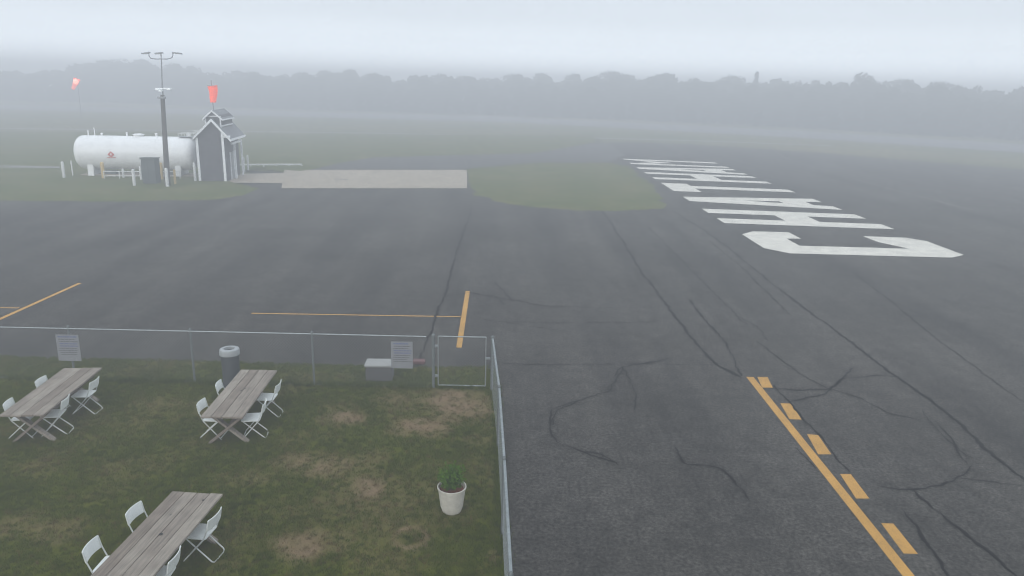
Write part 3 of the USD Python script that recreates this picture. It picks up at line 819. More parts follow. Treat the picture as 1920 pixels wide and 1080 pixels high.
def arc_panel(mb, w, h, th, bow, z0, x0, lean, n=9):
    """A slightly bowed backrest plate; +x is towards the sitter."""
    u = np.linspace(-1, 1, n)
    out = []
    for zz in (0, 0.012, h - 0.012, h):
        inset = 0.010 if zz in (0, h) else 0.0
        for off in (0, th):
            out.append(np.stack([x0 - bow * (1 - u**2) + off - lean * zz, u * (w / 2 - inset), np.full(n, z0 + zz)], 1))
    V = np.vstack(out)
    idx = lambda layer, side, i: (layer * 2 + side) * n + i
    F = []
    for l in range(3):
        for i in range(n - 1):
            F.append([idx(l, 1, i), idx(l, 1, i + 1), idx(l + 1, 1, i + 1), idx(l + 1, 1, i)])
            F.append([idx(l, 0, i + 1), idx(l, 0, i), idx(l + 1, 0, i), idx(l + 1, 0, i + 1)])
        F.append([idx(l, 0, 0), idx(l, 1, 0), idx(l + 1, 1, 0), idx(l + 1, 0, 0)])
        F.append([idx(l, 1, n - 1), idx(l, 0, n - 1), idx(l + 1, 0, n - 1), idx(l + 1, 1, n - 1)])
    for i in range(n - 1):
        F.append([idx(0, 0, i), idx(0, 0, i + 1), idx(0, 1, i + 1), idx(0, 1, i)])
        F.append([idx(3, 1, i), idx(3, 1, i + 1), idx(3, 0, i + 1), idx(3, 0, i)])
    return mb.add(V, F)


def build_chair(loc, rz, label):
    t = thing("folding_chair", loc, rz, label, "chair", "white folding chairs at the wooden tables")
    s = MB()
    outline = sg.box(-0.155, -0.165, 0.155, 0.165).buffer(0.04)
    s.prism(outline, 0.018, c=(0.015, 0, 0.435)); s.build("seat", chair_white, t)
    b = MB(); arc_panel(b, 0.43, 0.20, 0.012, 0.035, 0.60, -0.235, 0.18); b.build("backrest", chair_white, t)
    for sy in (-1, 1):
        f = MB(); f.tube([(-0.262, sy * CW, 0.785), (-0.225, sy * CW, 0.62), (-0.155, sy * CW, 0.44), (0.22, sy * CW, 0.012)], 0.0115, 7)
        f.build("front_leg", chair_tube, t)
    pts = [(0.165, -0.185, 0.43), (-0.235, -0.185, 0.06)]
    for a in np.linspace(0, np.pi / 2, 5):
        pts.append((-0.235 - 0.045 * math.sin(a), -0.185 + 0.05 * (1 - math.cos(a)), 0.06 - 0.046 * math.sin(a)))
    pts += [(x, -y, z) for x, y, z in pts[::-1]]
    f = MB(); f.tube(pts, 0.0115, 7); f.build("rear_leg", chair_tube, t)
    f = MB(); f.tube([(0.19, -CW, 0.05), (0.19, CW, 0.05)], 0.009, 6); f.build("stretcher", chair_tube, t)
    return t


def on_table(k, side, y, gap=0.0, dr=0.0):
    """Chair position beside table k: side -1 = left, 1 = right, y along the table."""
    c, rz, _ = TABLES[k]
    q = c + rotm(rz)[:2, :2] @ np.array([side * (0.435 + 0.16 + gap), y])
    return (q[0], q[1], 0.02), rz + (0 if side < 0 else math.pi) + dr


TN = ("leftmost wooden table", "wooden table before the bin", "nearest wooden table")
chair0 = None
for k, side, y, gap, dr in ((0, -1, -0.72, -0.29, 0.09), (0, -1, 0.50, -0.31, -0.06), (0, 1, -0.60, -0.34, 0.10), (0, 1, 0.46, -0.2, -0.05),
                            (1, -1, -0.70, -0.21, -0.07), (1, -1, 0.38, -0.22, 0.05), (1, 1, -0.69, -0.17, 0.12), (1, 1, 0.40, -0.15, -0.03),
                            (2, -1, -0.30, -0.03, 0.06), (2, -1, 0.66, -0.12, -0.05), (2, 1, -0.45, -0.34, 0.08), (2, 1, 0.66, -0.24, -0.06)):
    loc, rz = on_table(k, side, y, gap, dr)
    lab = f"white folding chair, {'nearer' if y < 0.1 else 'farther'} {'left' if side < 0 else 'right'} seat at the {TN[k]}"
    if chair0 is None:
        chair0 = build_chair(loc, rz, lab)
    else:
        copy(chair0, loc, rz, lab)

# ------------------------------------------------------------------ fence, gate, signs
FY = 17.72


def link_mesh(p0, p1, z0, z1, pitch=0.075, r=0.0017):
    """Woven wires of a chain link panel between two posts."""
    p0, p1 = np.asarray(p0, float), np.asarray(p1, float)
    L = np.linalg.norm(p1 - p0); d = (p1 - p0) / L
    nn = np.array([-d[1], d[0]])
    nz = int((z1 - z0) / (pitch / 2)); zs = z0 + np.arange(nz + 1) * (z1 - z0) / nz
    segA, segB = [], []
    for k in range(int(L / pitch)):
        x = (k + 0.5) * pitch + np.where(np.arange(nz + 1) % 2, pitch / 2, -pitch / 2) * 0.98
        x = np.clip(x, 0.01, L - 0.01)
        yy = np.where(np.arange(nz + 1) % 2, r, -r)
        pt = np.column_stack([p0[0] + d[0] * x + nn[0] * yy, p0[1] + d[1] * x + nn[1] * yy, zs])
        segA.append(pt[:-1]); segB.append(pt[1:])
    A, B = np.vstack(segA), np.vstack(segB)
    t = B - A; t /= np.linalg.norm(t, axis=1, keepdims=True)
    n3 = np.array([nn[0], nn[1], 0.0]); s3 = np.cross(t, n3)
    ring = [n3[None] * r * math.cos(a) + s3 * r * math.sin(a) for a in (0, 2.094, 4.189)]
    v = np.stack([A + x for x in ring] + [B + x for x in ring], 1).reshape(-1, 3)
    base = np.arange(len(A))[:, None] * 6
    f = np.vstack([base + np.array([[i, (i + 1) % 3, (i + 1) % 3 + 3]]) for i in range(3)] + [base + np.array([[i, (i + 1) % 3 + 3, i + 3]]) for i in range(3)])
    return MB().add(v, f)


def post(t, x, y, h=1.42, r=0.03, name="post"):
    b = MB(); b.lathe([(0.0, -0.1), (r, -0.1), (r, h), (r * 1.25, h), (r * 1.25, h + 0.03), (r * 0.8, h + 0.055), (0, h + 0.065)], 12, (x, y, 0))
    b.build(name, post_grey, t, smooth=40)


fence = thing("chain_link_fence", (0, 0, 0), 0, "chain link fence along the apron behind the tables, left of the gate", "fence")
for x, y in ((-1.72, 17.70), (-4.75, 17.72), (-7.78, 17.73), (-10.8, 17.73), (-13.8, 17.73)):
    post(fence, x, y, r=0.038 if x > -2 else 0.028)
b = MB(); b.tube([(-16, 17.70, 1.4), (-10.8, 17.71, 1.4), (-4.75, 17.71, 1.4), (-1.9, 17.70, 1.4)], 0.017, 8); b.build("top_rail", galv, fence)
link_mesh((-16, 17.69), (-1.75, 17.69), 0.05, 1.38).build("chain_link_mesh", galv_wire, fence, kind="stuff")
b = MB(); b.tube([(-16, 17.69, 0.06), (-1.75, 17.69, 0.06)], 0.003, 5); b.build("tension_wire", galv_wire, fence)

gate = thing("fence_gate", (-1.6, 17.72, 0), 0, "chain link gate in a pipe frame at the fence corner", "gate")
gw, z0g, z1g = 1.2, 0.1, 1.41
for a, c, nm in (((0, 0, z1g), (gw, 0, z1g), "top_bar"), ((0, 0, z0g), (gw, 0, z0g), "bottom_bar"), ((0, 0, z0g), (0, 0, z1g), "stile"), ((gw, 0, z0g), (gw, 0, z1g), "stile")):
    b = MB(); b.tube([a, c], 0.016 if nm == "stile" else 0.017, 8); b.build(nm, galv if nm != "stile" else galv_wire, gate)
link_mesh((0.03, 0), (gw - 0.03, 0), z0g, z1g).build("chain_link_mesh", galv_wire, gate, kind="stuff")
for zz in (0.35, 1.15):
    b = MB(); b.box((-0.06, 0, zz), (0.11, 0.05, 0.06), ch=0.006); b.build("hinge", galv, gate)
b = MB(); b.box((gw + 0.05, -0.01, 0.85), (0.13, 0.05, 0.05), ch=0.006); b.build("latch", galv, gate)

side = thing("chain_link_fence", (0, 0, 0), 0, "chain link fence running from the gate towards the camera beside the asphalt", "fence")
SF = [(-0.24, 17.66), (-0.04, 14.5), (0.08, 11.4), (0.18, 8.3), (0.27, 5.2)]
for x, y in SF:
    post(side, x, y, r=0.034 if y > 17 else 0.028)
b = MB(); b.tube([(x + 0.005, y, 1.4) for x, y in SF], 0.026, 8); b.build("top_rail", galv, side)
for a, c in zip(SF[:-1], SF[1:]):
    link_mesh(a, c, 0.05, 1.38).build("chain_link_mesh", galv_wire, side, kind="stuff")


def fence_sign(c, w, h, tilt, label, seed):
    t = thing("fence_sign", c, tilt, label, "sign", "printed notices on the fence")
    r = np.random.default_rng(seed)
    b = MB(); b.box((0, 0, 0), (w, 0.006, h), ch=0.0015); b.build("panel", sign_white, t)
    z = h / 2 - 0.055
    for k, hh in enumerate((0.032, 0.02, 0.02, 0.026, 0.026, 0.018, 0.018, 0.018, 0.018)):
        m = MB(); x = -w * r.uniform(0.32, 0.42); end = w * r.uniform(0.2, 0.42)
        while x < end:
            ww = r.uniform(0.025, 0.085); m.box((x + ww / 2, -0.0045, z), (ww, 0.002, hh)); x += ww + 0.014
        m.build("text_line", text_blue if k in (0, 3, 4) else text_dark, t)
        z -= hh + h * 0.052
    for sx in (-1, 1):
        for sz in (-1, 1):
            m = MB(); m.lathe([(0, 0.006), (0.009, 0.005), (0.009, 0)], 8, (sx * (w / 2 - 0.025), -0.003, sz * (h / 2 - 0.025)), M=[[1, 0, 0], [0, 0, -1], [0, 1, 0]]); m.build("bolt", galv, t)
    return t


for a, b2, lab, sd in (((107, 627), (150, 677), "grey printed notice on the left part of the fence behind the leftmost table", 5), ((733, 640), (774, 691), "grey printed notice on the fence beside the gate", 6)):
    p, q = GY(*a, FY - 0.06), GY(*b2, FY - 0.06)
    p2, q2 = GY(b2[0], a[1], FY - 0.06), GY(a[0], b2[1], FY - 0.06)
    cc = (p + q) / 2
    fence_sign((cc[0], FY - 0.065, cc[2]), abs(p2[0] - p[0]), p[2] - q[2], 0.0, lab, sd)

# ------------------------------------------------------------------ bin, box, pot, red strip
cb = GY(430, 654.5, 17.2); zt = cb[2]
t = thing("rubbish_bin", (cb[0], 17.2, 0.02), 0, "round dark rubbish bin with pale ring lid behind the middle table", "bin")
hb = zt - 0.02
b = MB(); b.lathe([(0, 0.0), (0.19, 0.0), (0.20, 0.02), (0.212, hb - 0.16), (0.218, hb - 0.13), (0.205, hb - 0.12)], 28); b.build("barrel", bin_grey, t, smooth=35)
b = MB(); b.lathe([(0.212, hb - 0.13), (0.236, hb - 0.13), (0.240, hb - 0.12), (0.238, hb - 0.02), (0.22, hb + 0.012), (0.17, hb + 0.03), (0.13, hb + 0.02), (0.125, hb - 0.02), (0.12, hb - 0.06)], 28); b.build("lid", bin_lid, t, smooth=35)
b = MB(); b.lathe([(0.12, hb - 0.055), (0.0, hb - 0.06)], 20); b.build("opening", black_hole, t)

cx = (G(684, 718)[0] + G(736, 718)[0]) / 2; cy = 18.05
t = thing("storage_box", (cx, cy, 0.0), 0.02, "low grey box with pale lid behind the fence, by the notice next to the gate", "box")
b = MB(); b.box((0, 0.22, 0.21), (0.68, 0.46, 0.42), ch=0.012); b.build("body", box_grey, t)
b = MB(); b.box((0, 0.22, 0.45), (0.74, 0.52, 0.055), ch=0.015); b.build("lid", box_lid, t)
p, q = G(774, 681), G(797, 682)
b = MB(); b.box((0, 0, 0.05), (q[0] - p[0], 0.22, 0.1), ch=0.02)
t = thing("red_kerb_block", ((p[0] + q[0]) / 2, p[1], 0.0), 0, "dull red block lying at the asphalt edge beside the gate post", "block")
b.build("block_body", red_strip, t)

pc = G(847, 960)
t = thing("potted_plant", (pc[0], pc[1], 0.025), 0, "white tapered flower pot with a green bush, alone on the lawn", "plant")
b = MB(); b.lathe([(0, 0), (0.155, 0), (0.17, 0.012), (0.205, 0.12), (0.245, 0.44), (0.262, 0.47), (0.262, 0.50), (0.248, 0.505), (0.236, 0.49), (0.226, 0.41), (0.222, 0.38)], 32); b.build("pot", pot_white, t, smooth=35)
r = np.random.default_rng(77)
b = MB()
rr, aa = np.meshgrid(np.linspace(0, 0.227, 7), np.arange(24) * 2 * np.pi / 24, indexing="ij")
zz = 0.44 + r.normal(0, 0.01, rr.shape); zz[0] = 0.45; zz[-1] = 0.42
i, j = np.meshgrid(np.arange(6), np.arange(24), indexing="ij")
b.add(np.stack([rr * np.cos(aa), rr * np.sin(aa), zz], -1).reshape(-1, 3), np.stack([i * 24 + j, (i + 1) * 24 + j, (i + 1) * 24 + (j + 1) % 24, i * 24 + (j + 1) % 24], -1).reshape(-1, 4))
for _ in range(90):
    a, q = r.uniform(0, 6.28), 0.2 * math.sqrt(r.uniform(0, 1))
    b.box((q * math.cos(a), q * math.sin(a), 0.452 + r.uniform(0, 0.015)), (r.uniform(0.02, 0.06), 0.014, 0.008), rz=r.uniform(0, 3.1))
b.build("mulch", mulch_red, t)
st, fo = MB(), MB()
for k in range(34):
    a = r.uniform(0, 6.28); sp = 0.27 * math.sqrt(r.uniform(0.02, 1)); hh = r.uniform(0.3, 0.52) * (1 - sp * 0.9)
    tip = np.array([math.cos(a) * sp, math.sin(a) * sp, 0.44 + hh]); base = np.array([math.cos(a) * sp * 0.3, math.sin(a) * sp * 0.3, 0.43])
    mid = (base + tip) / 2 + [0, 0, 0.04]
    st.tube([base, mid, tip], [0.005, 0.004, 0.002], 5)
    for u in np.linspace(0.3, 1, 11):
        for _ in range(3):
            o = base + (tip - base) * u + r.normal(0, 0.02, 3)
            d = r.normal(size=3) + [0, 0, 0.4]; d /= np.linalg.norm(d); s2 = np.cross(d, r.normal(size=3)); s2 /= np.linalg.norm(s2)
            ln, wd = r.uniform(0.05, 0.09), r.uniform(0.014, 0.024)
            fo.add([o, o + d * ln * 0.5 + s2 * wd, o + d * ln, o + d * ln * 0.5 - s2 * wd], [[0, 1, 2, 3]])
st.build("stem", stem_brown, t); fo.build("foliage", plant_leaf, t)

# ------------------------------------------------------------------ fuel tank
TY = 58.2
pl, pr_ = GY(147, 290, TY), GY(371, 290, TY + 1.0)
ztop = GY(255, 255.5, TY + 0.3)[2]
RT = 1.27
zc = ztop - RT
tl = pr_[:2] - pl[:2]; TL = float(np.linalg.norm(tl)); trz = math.atan2(tl[1], tl[0])
tank = thing("fuel_tank", ((pl[0] + pr_[0]) / 2, (pl[1] + pr_[1]) / 2, 0.05), trz, "long white horizontal fuel tank left of the shed", "fuel tank")
zc -= 0.05
AX = np.array([[0, 0, 1.0], [1, 0, 0], [0, 1, 0]])   # lathe axis -> x
prof = [(0.0, -TL / 2), (0.75, -TL / 2 + 0.03), (1.0, -TL / 2 + 0.1), (1.17, -TL / 2 + 0.24), (1.25, -TL / 2 + 0.42), (RT, -TL / 2 + 0.6)]
prof = prof + [(RT, -1.5), (RT, 1.5)] + [(a, -b_) for a, b_ in prof[::-1]]
b = MB(); b.lathe(prof, 48, (0, 0, zc), M=AX); b.build("shell", tank_white, tank, smooth=30)
for x in (-TL / 2 + 0.6, -1.6, 1.6, TL / 2 - 0.6):
    b = MB()
    ang = np.linspace(0, 2 * np.pi, 49)
    b.tube([(x, (RT + 0.004) * math.cos(a), zc + (RT + 0.004) * math.sin(a)) for a in ang], 0.012, 5, cap=False); b.build("weld_seam", tank_white, tank)
zb = zc - RT
for x in (-TL / 2 + 1.15, TL / 2 - 1.3):
    sd = sg.Polygon([(-1.0, 0.0), (1.0, 0.0), (0.95, zb + 0.42), (-0.95, zb + 0.42)]).difference(sg.Point(0, zc).buffer(RT - 0.005, 32))
    b = MB(); b.prism(sd, 0.42, M=[[0, 0, 1], [1, 0, 0], [0, 1, 0]], c=(x - 0.21, 0, 0)); b.build("saddle", white_paint, tank)
b = MB(); b.box((0, 0, 0.06), (TL - 0.6, 1.5, 0.1), ch=0.02); b.build("foundation", concrete, tank)
for x in (-2.1, 2.4):
    b = MB(); b.box((x, -0.3, 0.25), (1.0, 0.5, 0.28), ch=0.03); b.build("pump_skid", cabinet_dark, tank)
xt = lambda px: float((GY(px, 255, TY)[0] - (pl[0] + pr_[0]) / 2))
for px, hh, rr in ((175.5, 0.5, 0.035), (164, 0.28, 0.05), (188, 0.12, 0.07), (233, 0.2, 0.06), (286, 0.18, 0.08)):
    b = MB(); b.lathe([(0, -0.05), (rr, -0.05), (rr, hh), (rr * 1.4, hh + 0.01), (rr * 1.4, hh + 0.06), (0, hh + 0.09)], 12, (xt(px), 0, zc + RT)); b.build("vent_pipe", tank_white, tank)
b = MB(); b.lathe([(0.36, -0.06), (0.36, 0.10), (0.42, 0.10), (0.42, 0.14), (0.25, 0.19), (0, 0.2)], 20, (xt(254), 0, zc + RT)); b.build("manhole_cover", tank_white, tank, smooth=35)
x0, x1 = xt(329), xt(362)
b = MB(); b.box(((x0 + x1) / 2, 0, zc + RT + 0.03), (x1 - x0, 0.9, 0.04)); b.build("platform", galv, tank)
for yy in (-0.42, 0.42):
    b = MB(); b.tube([(x0, yy, zc + RT + 0.3), (x1, yy, zc + RT + 0.3)], 0.022, 6)
    for x in np.linspace(x0, x1, 4):
        b.tube([(x, yy, zc + RT), (x, yy, zc + RT + 0.3)], 0.022, 6)
    b.build("platform_rail", rail_white, tank)
b = MB(); b.box((xt(345), 0, zc + RT + 0.16), (0.3, 0.3, 0.28), ch=0.03); b.build("valve_box", tank_white, tank)
b = MB(); b.tube([(xt(352), 0.1, zc + RT), (xt(352), 0.1, zc + RT + 0.45), (xt(363), 0.1, zc + RT + 0.45)], 0.035, 8); b.build("fill_pipe", tank_white, tank)


def on_shell(px, py):
    """Height on the tank's near face seen at (px, py)."""
    o = GY(px, py, TY - RT)
    return xt(px), o[2] - 0.05


xp, zp = on_shell(212.5, 290.5)
th = math.asin(np.clip((zp - zc) / RT, -1, 1))
nrm = np.array([0, -math.cos(th), math.sin(th)])
upv = np.array([0, math.sin(th), math.cos(th)])
Mpl = np.stack([np.array([1.0, 0, 0]), upv, nrm], 1)
b = MB(); b.prism(sg.Polygon([(-0.24, 0), (0, -0.24), (0.24, 0), (0, 0.24)]), 0.006, M=Mpl, c=np.array([xp, 0, zc]) + nrm * (RT + 0.024)); pk = b.build("placard", red_paint, tank)
b = MB(); b.prism(sg.Polygon([(-0.07, -0.06), (0.07, -0.06), (0.05, 0.05), (0, 0.12), (-0.05, 0.05)]), 0.004, M=Mpl, c=np.array([xp, 0, zc]) + nrm * (RT + 0.0315)); b.build("flame_mark", white_paint, pk)
b = MB(); x = -0.3
r = np.random.default_rng(3)
xq, zq = on_shell(212.5, 296.5)
th2 = math.asin(np.clip((zq - zc) / RT, -1, 1)); n2 = np.array([0, -math.cos(th2), math.sin(th2)]); u2 = np.array([0, math.sin(th2), math.cos(th2)])
while x < 0.3:
    w = r.uniform(0.04, 0.08); b.box(np.array([xq + x, 0, zc]) + n2 * (RT + 0.006), (w, 0.07, 0.004), M=np.stack([np.array([1.0, 0, 0]), u2, n2], 1)); x += w + 0.03
b.build("text_line", red_paint, tank)

# low pipe rail along the tank
rail = thing("guard_rail", (0, 0, 0), 0, "low white pipe rail running in front of the fuel tank", "rail")
pa, pb = G(196, 337), G(338, 337)
for zz in (0.62, 0.28):
    b = MB(); b.tube([(pa[0], pa[1], zz), (pb[0], pb[1], zz)], 0.035, 6); b.build("bar", rail_white, rail)
for k in range(6):
    q = pa + (pb - pa) * k / 5; b = MB(); b.tube([(q[0], q[1], -0.05), (q[0], q[1], 0.64)], 0.03, 6); b.build("post", rail_white, rail)


def bollard(px, py, ptop, rad, mat, label, cat="bollard"):
    g0 = G(px, py); zt_ = GY(px, ptop, g0[1])[2]
    t = thing("bollard", (g0[0], g0[1], 0.0), 0, label, cat, None)
    b = MB(); b.lathe([(0, -0.05), (rad, -0.05), (rad, zt_ - rad * 0.6), (rad * 0.8, zt_ - rad * 0.2), (rad * 0.4, zt_), (0, zt_ + 0.01)], 14); b.build("post", mat, t, smooth=35)
    b = MB(); b.lathe([(rad * 1.03, zt_ * 0.72), (rad * 1.05, zt_ * 0.725), (rad * 1.05, zt_ * 0.80), (rad * 1.03, zt_ * 0.805)], 14); b.build("band", mat, t)


bollard(120.5, 335, 303, 0.10, bollard_white, "white bollard at the left end of the fuel tank, leftmost of all")
bollard(137, 331, 301, 0.05, bollard_white, "slim white post close to the fuel tank's left end")
bollard(194.5, 336, 304, 0.12, yellow_post, "dull yellow bollard below the red placard of the tank")
bollard(232, 335, 316, 0.08, bollard_white, "short white bollard right of the dull yellow one, close to the tank")
bollard(252.5, 350, 317, 0.10, bollard_white, "white bollard standing on the turf just left of the dark cabinet")
bollard(265, 339, 312, 0.08, bollard_white, "white bollard touching the dark cabinet's left side")
bollard(304, 338, 305, 0.11, yellow_post, "dull yellow bollard between the dark cabinet and the light pole")
bollard(314.5, 352, 315, 0.11, bollard_white, "white bollard directly in front of the light pole's foot")
bollard(329, 347, 318, 0.08, yellow_post, "pale yellow bollard right of the light pole")
bollard(366.5, 341, 305, 0.09, bollard_white, "white bollard at the shed's left front corner")
bollard(458, 322, 294, 0.08, bollard_white, "white bollard right of the shed, the nearer of two beside the pale rail")
bollard(465.5, 318, 291, 0.08, bollard_white, "white bollard right of the shed, the farther of two beside the pale rail")

k0, k1 = G(268, 346), G(295, 346)
zk = GY(281, 297, k0[1])[2]
t = thing("utility_cabinet", ((k0[0] + k1[0]) / 2, k0[1] + 0.45, 0.02), 0.05, "dark green utility cabinet standing in front of the fuel tank", "cabinet")
b = MB(); b.box((0, 0, zk / 2 - 0.04), (k1[0] - k0[0], 0.9, zk - 0.1), ch=0.03); b.build("body", cabinet_dark, t)
b = MB(); b.prism(sg.Polygon([(-0.52, zk - 0.09), (0.52, zk - 0.09), (0.52, zk - 0.02), (-0.52, zk + 0.03)]), k1[0] - k0[0] + 0.08, M=[[0, 0, 1], [1, 0, 0], [0, 1, 0]], c=(-(k1[0] - k0[0]) / 2 - 0.04, 0, 0)); b.build("lid", cabinet_dark, t)
for sx in (-0.25, 0.25):
    b = MB(); b.box((sx, -0.463, zk * 0.45), (0.46, 0.02, zk * 0.72), ch=0.006); b.build("door", cabinet_dark, t)

ra, rb = G(446, 313.5), G(566, 313)
t = thing("guard_rail", (0, 0, 0), 0, "low pale rail behind the concrete pad, right of the shed", "rail")
b = MB(); b.beam((ra[0], ra[1], 0.22), (rb[0], rb[1], 0.22), 0.12, 0.12, ch=0.01); b.build("bar", rail_white, t)
for k in range(6):
    q = ra + (rb - ra) * k / 5; b = MB(); b.box((q[0], q[1], 0.08), (0.1, 0.1, 0.2)); b.build("post", rail_white, t)

# ------------------------------------------------------------------ shed
SA = math.radians(7.0)
s0 = G(374, 341)
sY = s0[1]
shed = thing("shed", (s0[0], s0[1], 0.0), SA, "dark shingled fuel shed with white trim and a steep gable", "shed")
wF = 1.95                                         # width of the closed front
eL = GY(369, 257, sY)[2]; pk_z = GY(395.5, 223, sY)[2]; eR = GY(430, 262, sY)[2]
xpk = GY(395.5, 223, sY)[0] - s0[0]; xR = GY(431, 262, sY)[0] - s0[0]
DEP = 4.7
slope = (pk_z - eR) / (xR - xpk)
zr = lambda x: pk_z - abs(x - xpk) * (slope if x > xpk else (pk_z - eL) / (xpk + 0.12))
AX2 = [[1, 0, 0], [0, 0, -1], [0, 1, 0]]            # polygon (x, z) extruded towards -y -> use +DEP offset
b = MB(); b.prism(sg.Polygon([(0, 0), (wF, 0), (wF, zr(wF) - 0.10), (xpk, pk_z - 0.10), (0, zr(0.0) - 0.10)]), DEP, M=AX2, c=(0, DEP, 0)); b.build("wall", shingle, shed)
for sgn in (-1, 1):
    xe = -0.14 if sgn < 0 else xR
    ze = zr(xe)
    b = MB(); b.prism(sg.Polygon([(xpk, pk_z), (xe, ze), (xe, ze - 0.09), (xpk, pk_z - 0.09)]), DEP + 0.3, M=AX2, c=(0, DEP + 0.12, 0)); b.build("roof", roof_dark, shed)
    b = MB(); b.prism(sg.Polygon([(xpk, pk_z + 0.03), (xe - 0.02 * -sgn, ze + 0.03 - 0.02 * slope), (xe - 0.02 * -sgn, ze - 0.16 - 0.02 * slope), (xpk, pk_z - 0.19)]), 0.05, M=AX2, c=(0, -0.185, 0)); b.build("rake_board", trim_white, shed)
    b = MB(); b.box((xe + sgn * 0.02, DEP / 2 - 0.03, ze - 0.04), (0.035, DEP + 0.28, 0.16)); b.build("eaves_board", trim_white, shed)
for x, y in ((0.06, -0.0), (wF - 0.07, 0.0)):
    b = MB(); b.box((x, -0.012, (zr(x) - 0.22) / 2), (0.17, 0.05, zr(x) - 0.22)); b.build("corner_board", trim_white, shed)
b = MB(); b.box((-0.022, 0.1, (zr(0) - 0.2) / 2), (0.04, 0.16, zr(0) - 0.2)); b.build("corner_board", trim_white, shed)
# open porch under the long right slope
zb2 = zr(xR) - 0.12
b = MB(); b.box(((wF + xR) / 2 - 0.1, -0.05, zr(wF) - 0.42), (xR - wF + 0.12, 0.09, 0.17)); b.build("porch_beam", trim_white, shed)
b = MB(); b.box((xR - 0.28, DEP * 0.5 + 0.6, zb2 - 0.28), (0.1, DEP - 1.3, 0.16)); b.build("porch_beam", trim_white, shed)
for y in (DEP * 0.45, DEP - 0.25):
    b = MB(); b.box((xR - 0.28, y, (zb2 - 0.34) / 2), (0.13, 0.13, zb2 - 0.34)); b.build("porch_post", trim_white, shed)
b = MB(); b.box((wF + 0.03, 2.1, 1.02), (0.05, 0.92, 2.04)); dr_ = b.build("door", lamp_grey, shed)
b = MB(); b.box((wF + 0.07, 1.75, 1.0), (0.04, 0.1, 0.04)); b.build("handle", galv, dr_)
for y in (1.58, 2.62):
    b = MB(); b.box((wF + 0.03, y, 1.04), (0.06, 0.1, 2.08)); b.build("door_trim", trim_white, shed)
# raised vent along the ridge
mon_w = 0.56; my0, my1 = 0.35, 3.9
mz0 = pk_z - mon_w * slope; mz1 = pk_z + 0.15; mpk = GY(400, 206.5, sY + 0.4)[2]
b = MB(); b.prism(sg.Polygon([(xpk - mon_w, mz0 - 0.1), (xpk + mon_w, mz0 - 0.1), (xpk + mon_w, mz1), (xpk, mpk - 0.1), (xpk - mon_w, mz1)]), my1 - my0, M=AX2, c=(0, my1, 0)); b.build("ridge_vent_wall", shingle, shed)
ms = (mpk - mz1 + 0.05) / mon_w
for sgn in (-1, 1):
    xe = xpk + sgn * (mon_w + 0.16); ze = mpk - ms * (mon_w + 0.16)
    b = MB(); b.prism(sg.Polygon([(xpk, mpk), (xe, ze), (xe, ze - 0.06), (xpk, mpk - 0.06)]), my1 - my0 + 0.3, M=AX2, c=(0, my1 + 0.15, 0)); b.build("ridge_vent_roof", roof_dark, shed)
    b = MB(); b.prism(sg.Polygon([(xpk, mpk + 0.02), (xe, ze + 0.02), (xe, ze - 0.11), (xpk, mpk - 0.12)]), 0.05, M=AX2, c=(0, my0 - 0.155, 0)); b.build("rake_board", trim_white, shed)
    b = MB(); b.box((xe + sgn * 0.015, (my0 + my1) / 2, ze - 0.03), (0.03, my1 - my0 + 0.26, 0.09)); b.build("eaves_board", trim_white, shed)
    b = MB(); b.box((xpk + sgn * (mon_w - 0.04), my0 - 0.012, (mz0 + mz1) / 2), (0.1, 0.04, mz1 - mz0 + 0.1)); b.build("corner_board", trim_white, shed)
    b = MB(); b.box((xpk + sgn * (mon_w + 0.02), (my0 + my1) / 2, mz0 + 0.12), (0.035, my1 - my0, 0.1)); b.build("sill_board", trim_white, shed)
b = MB(); b.box((xpk, my0 - 0.03, mz1 + 0.02), (2 * mon_w - 0.12, 0.04, 0.08)); b.build("sill_board", trim_white, shed)

fp = G(421, 340)
zfp = GY(421, 276, fp[1])[2]
t = thing("fuel_pump", (fp[0], fp[1], 0.0), SA, "narrow white fuel pump with yellow base at the shed's right corner", "fuel pump")
b = MB(); b.box((0, 0.1, 0.42), (0.36, 0.36, 0.84), ch=0.02); b.build("base", yellow_post, t)
b = MB(); b.box((0, 0.1, 0.84 + (zfp - 0.84) / 2), (0.33, 0.33, zfp - 0.84), ch=0.03); b.build("housing", white_paint, t)
b = MB(); b.box((0, -0.07, zfp - 0.42), (0.22, 0.02, 0.28), ch=0.004); b.build("display", text_dark, t)
b = MB(); b.tube([(0.19, 0.05, zfp - 0.5), (0.30, 0.0, 0.9), (0.25, 0.0, 0.35), (0.2, 0.0, 0.9)], 0.018, 6); b.build("hose", text_dark, t)

# ------------------------------------------------------------------ light pole
lp = G(314.5, 350)
lean = np.array([-0.035, 0.0, 1.0])
LY = lp[1]
ztp = GY(303.5, 180, LY)[2]
pole = thing("light_pole", (lp[0], lp[1], 0.0), 0, "tall dark wooden light pole in front of the fuel tank, lamps on top", "light pole")
at = lambda px, py, dy=0.0: GY(px, py, LY + dy) - np.array([lp[0], lp[1], 0.0])
top = at(304.5, 178)
b = MB(); b.tube([(0, 0, -0.1), top * 0.5, top], [0.20, 0.165, 0.135], 12); b.build("post", pole_wood, pole, smooth=40)
mtop = at(302.5, 110)
b = MB(); b.tube([top - [0, 0, 0.8], (top + mtop) / 2, mtop], [0.05, 0.045, 0.04], 8); b.build("mast", mast_grey, pole)
b = MB(); pts = [at(*p) for p in ((279, 99.5), (279.5, 105), (283, 109.5), (292, 110.5), (302.5, 110.5), (314, 110.5), (321, 109), (324, 105), (324.5, 99.5))]
b.tube(pts, 0.035, 7); b.build("bracket", mast_grey, pole)
b = MB(); b.tube([mtop, at(301.5, 99.5)], 0.04, 7); b.build("bracket", mast_grey, pole)
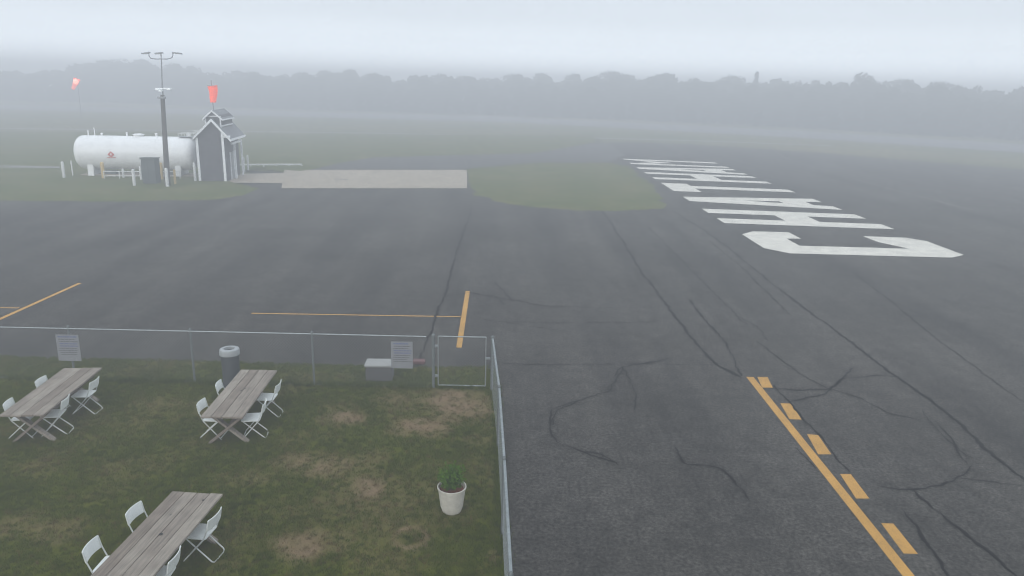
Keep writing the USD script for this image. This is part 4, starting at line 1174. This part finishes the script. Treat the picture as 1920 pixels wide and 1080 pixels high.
for a, c in (((266, 100.5), (281, 98.5)), ((291, 100.5), (305, 98.5)), ((323.5, 98.5), (341, 100.5))):
    A, C = at(*a), at(*c)
    b = MB(); b.beam(A, C, 0.32, 0.10, ch=0.035); lh = b.build("lamp_head", lamp_grey, pole)
    b = MB(); b.beam(A * 0.8 + C * 0.2 - [0, 0, 0.056], A * 0.35 + C * 0.65 - [0, 0, 0.056], 0.22, 0.02); b.build("lens", lamp_white, lh)
b = MB(); b.beam(at(292.5, 166), at(320.5, 166), 0.09, 0.08); b.build("crossarm", lamp_white, pole)
for px in (295.5, 301, 317):
    c = at(px, 167.5 if px != 301 else 170, -0.15)
    b = MB(); b.box(c, (0.26, 0.22, 0.13), ch=0.02, M=rotm(0.0)); fl = b.build("floodlight", lamp_white, pole)
    b = MB(); b.box(c - [0, 0.115, 0.01], (0.21, 0.012, 0.09)); b.build("lens", lamp_white, fl)
b = MB(); b.box(at(303, 183, -0.2), (0.5, 0.25, 0.14), ch=0.02); b.build("junction_box", mast_grey, pole)

# ------------------------------------------------------------------ windsocks
def windsock(px_top, y_top, y_bot, px_bot, Y, r0, r1, mat, label, lamp=None):
    tp, bt = GY(px_top, y_top, Y), GY(px_bot, y_bot, Y)
    gx_ = tp[0] - 0.25
    t = thing("windsock", (gx_, Y + 0.5, -0.05), 0, label, "windsock")
    off = np.array([gx_, Y + 0.5, -0.05])
    b = MB(); b.tube([(0, 0, 0), (0, 0, tp[2] + 0.5)], [0.07, 0.04], 8); b.build("mast", mast_grey, t)
    A, B = tp - off, bt - off
    n = 8
    u = np.linspace(0, 1, n)[:, None]
    sway = np.stack([0.05 * np.sin(u[:, 0] * 5), 0 * u[:, 0], 0 * u[:, 0]], 1)
    ctr = A + (B - A) * u + sway
    rad = r0 + (r1 - r0) * u[:, 0]
    b = MB()
    b.tube(ctr, rad, 18, cap=False)
    b.tube(ctr[::-1] , rad[::-1] - 0.012, 18, cap=False)
    b.build("sock", mat, t, smooth=40)
    b = MB(); ang = np.linspace(0, 2 * np.pi, 25)
    b.tube([A + [(r0 + 0.01) * math.cos(a), (r0 + 0.01) * math.sin(a), 0] for a in ang], 0.02, 5, cap=False); b.tube([A + [0, r0, 0], (0, 0, A[2] + 0.05)], 0.02, 5); b.build("hoop", mast_grey, t)
    if lamp:
        c = GY(*lamp, Y - 0.75) - off
        m = trimesh.creation.icosphere(2, 0.46); b = MB(); b.add(m.vertices * [1, 1, 1.15] + c, m.faces); b.build("lamp", lamp_lit, t, smooth=True)


windsock(398, 161, 192, 401, 64.0, 0.40, 0.23, sock_orange, "limp orange windsock on a mast above the shed roof")
windsock(144, 148, 167, 137, 150.0, 0.62, 0.26, sock_lit, "glowing red windsock lamp on a mast before the far trees, left of the light pole", lamp=(142, 153))

# ------------------------------------------------------------------ fog
b = MB(); b.box((0, 270, 6.6), (1300, 760, 15.6))
hz = b.build("haze", UsdShade.Material.Get(stage, "/World/Looks/fog_look"))
tag(hz, "even pale fog over the whole airfield", kind="stuff")
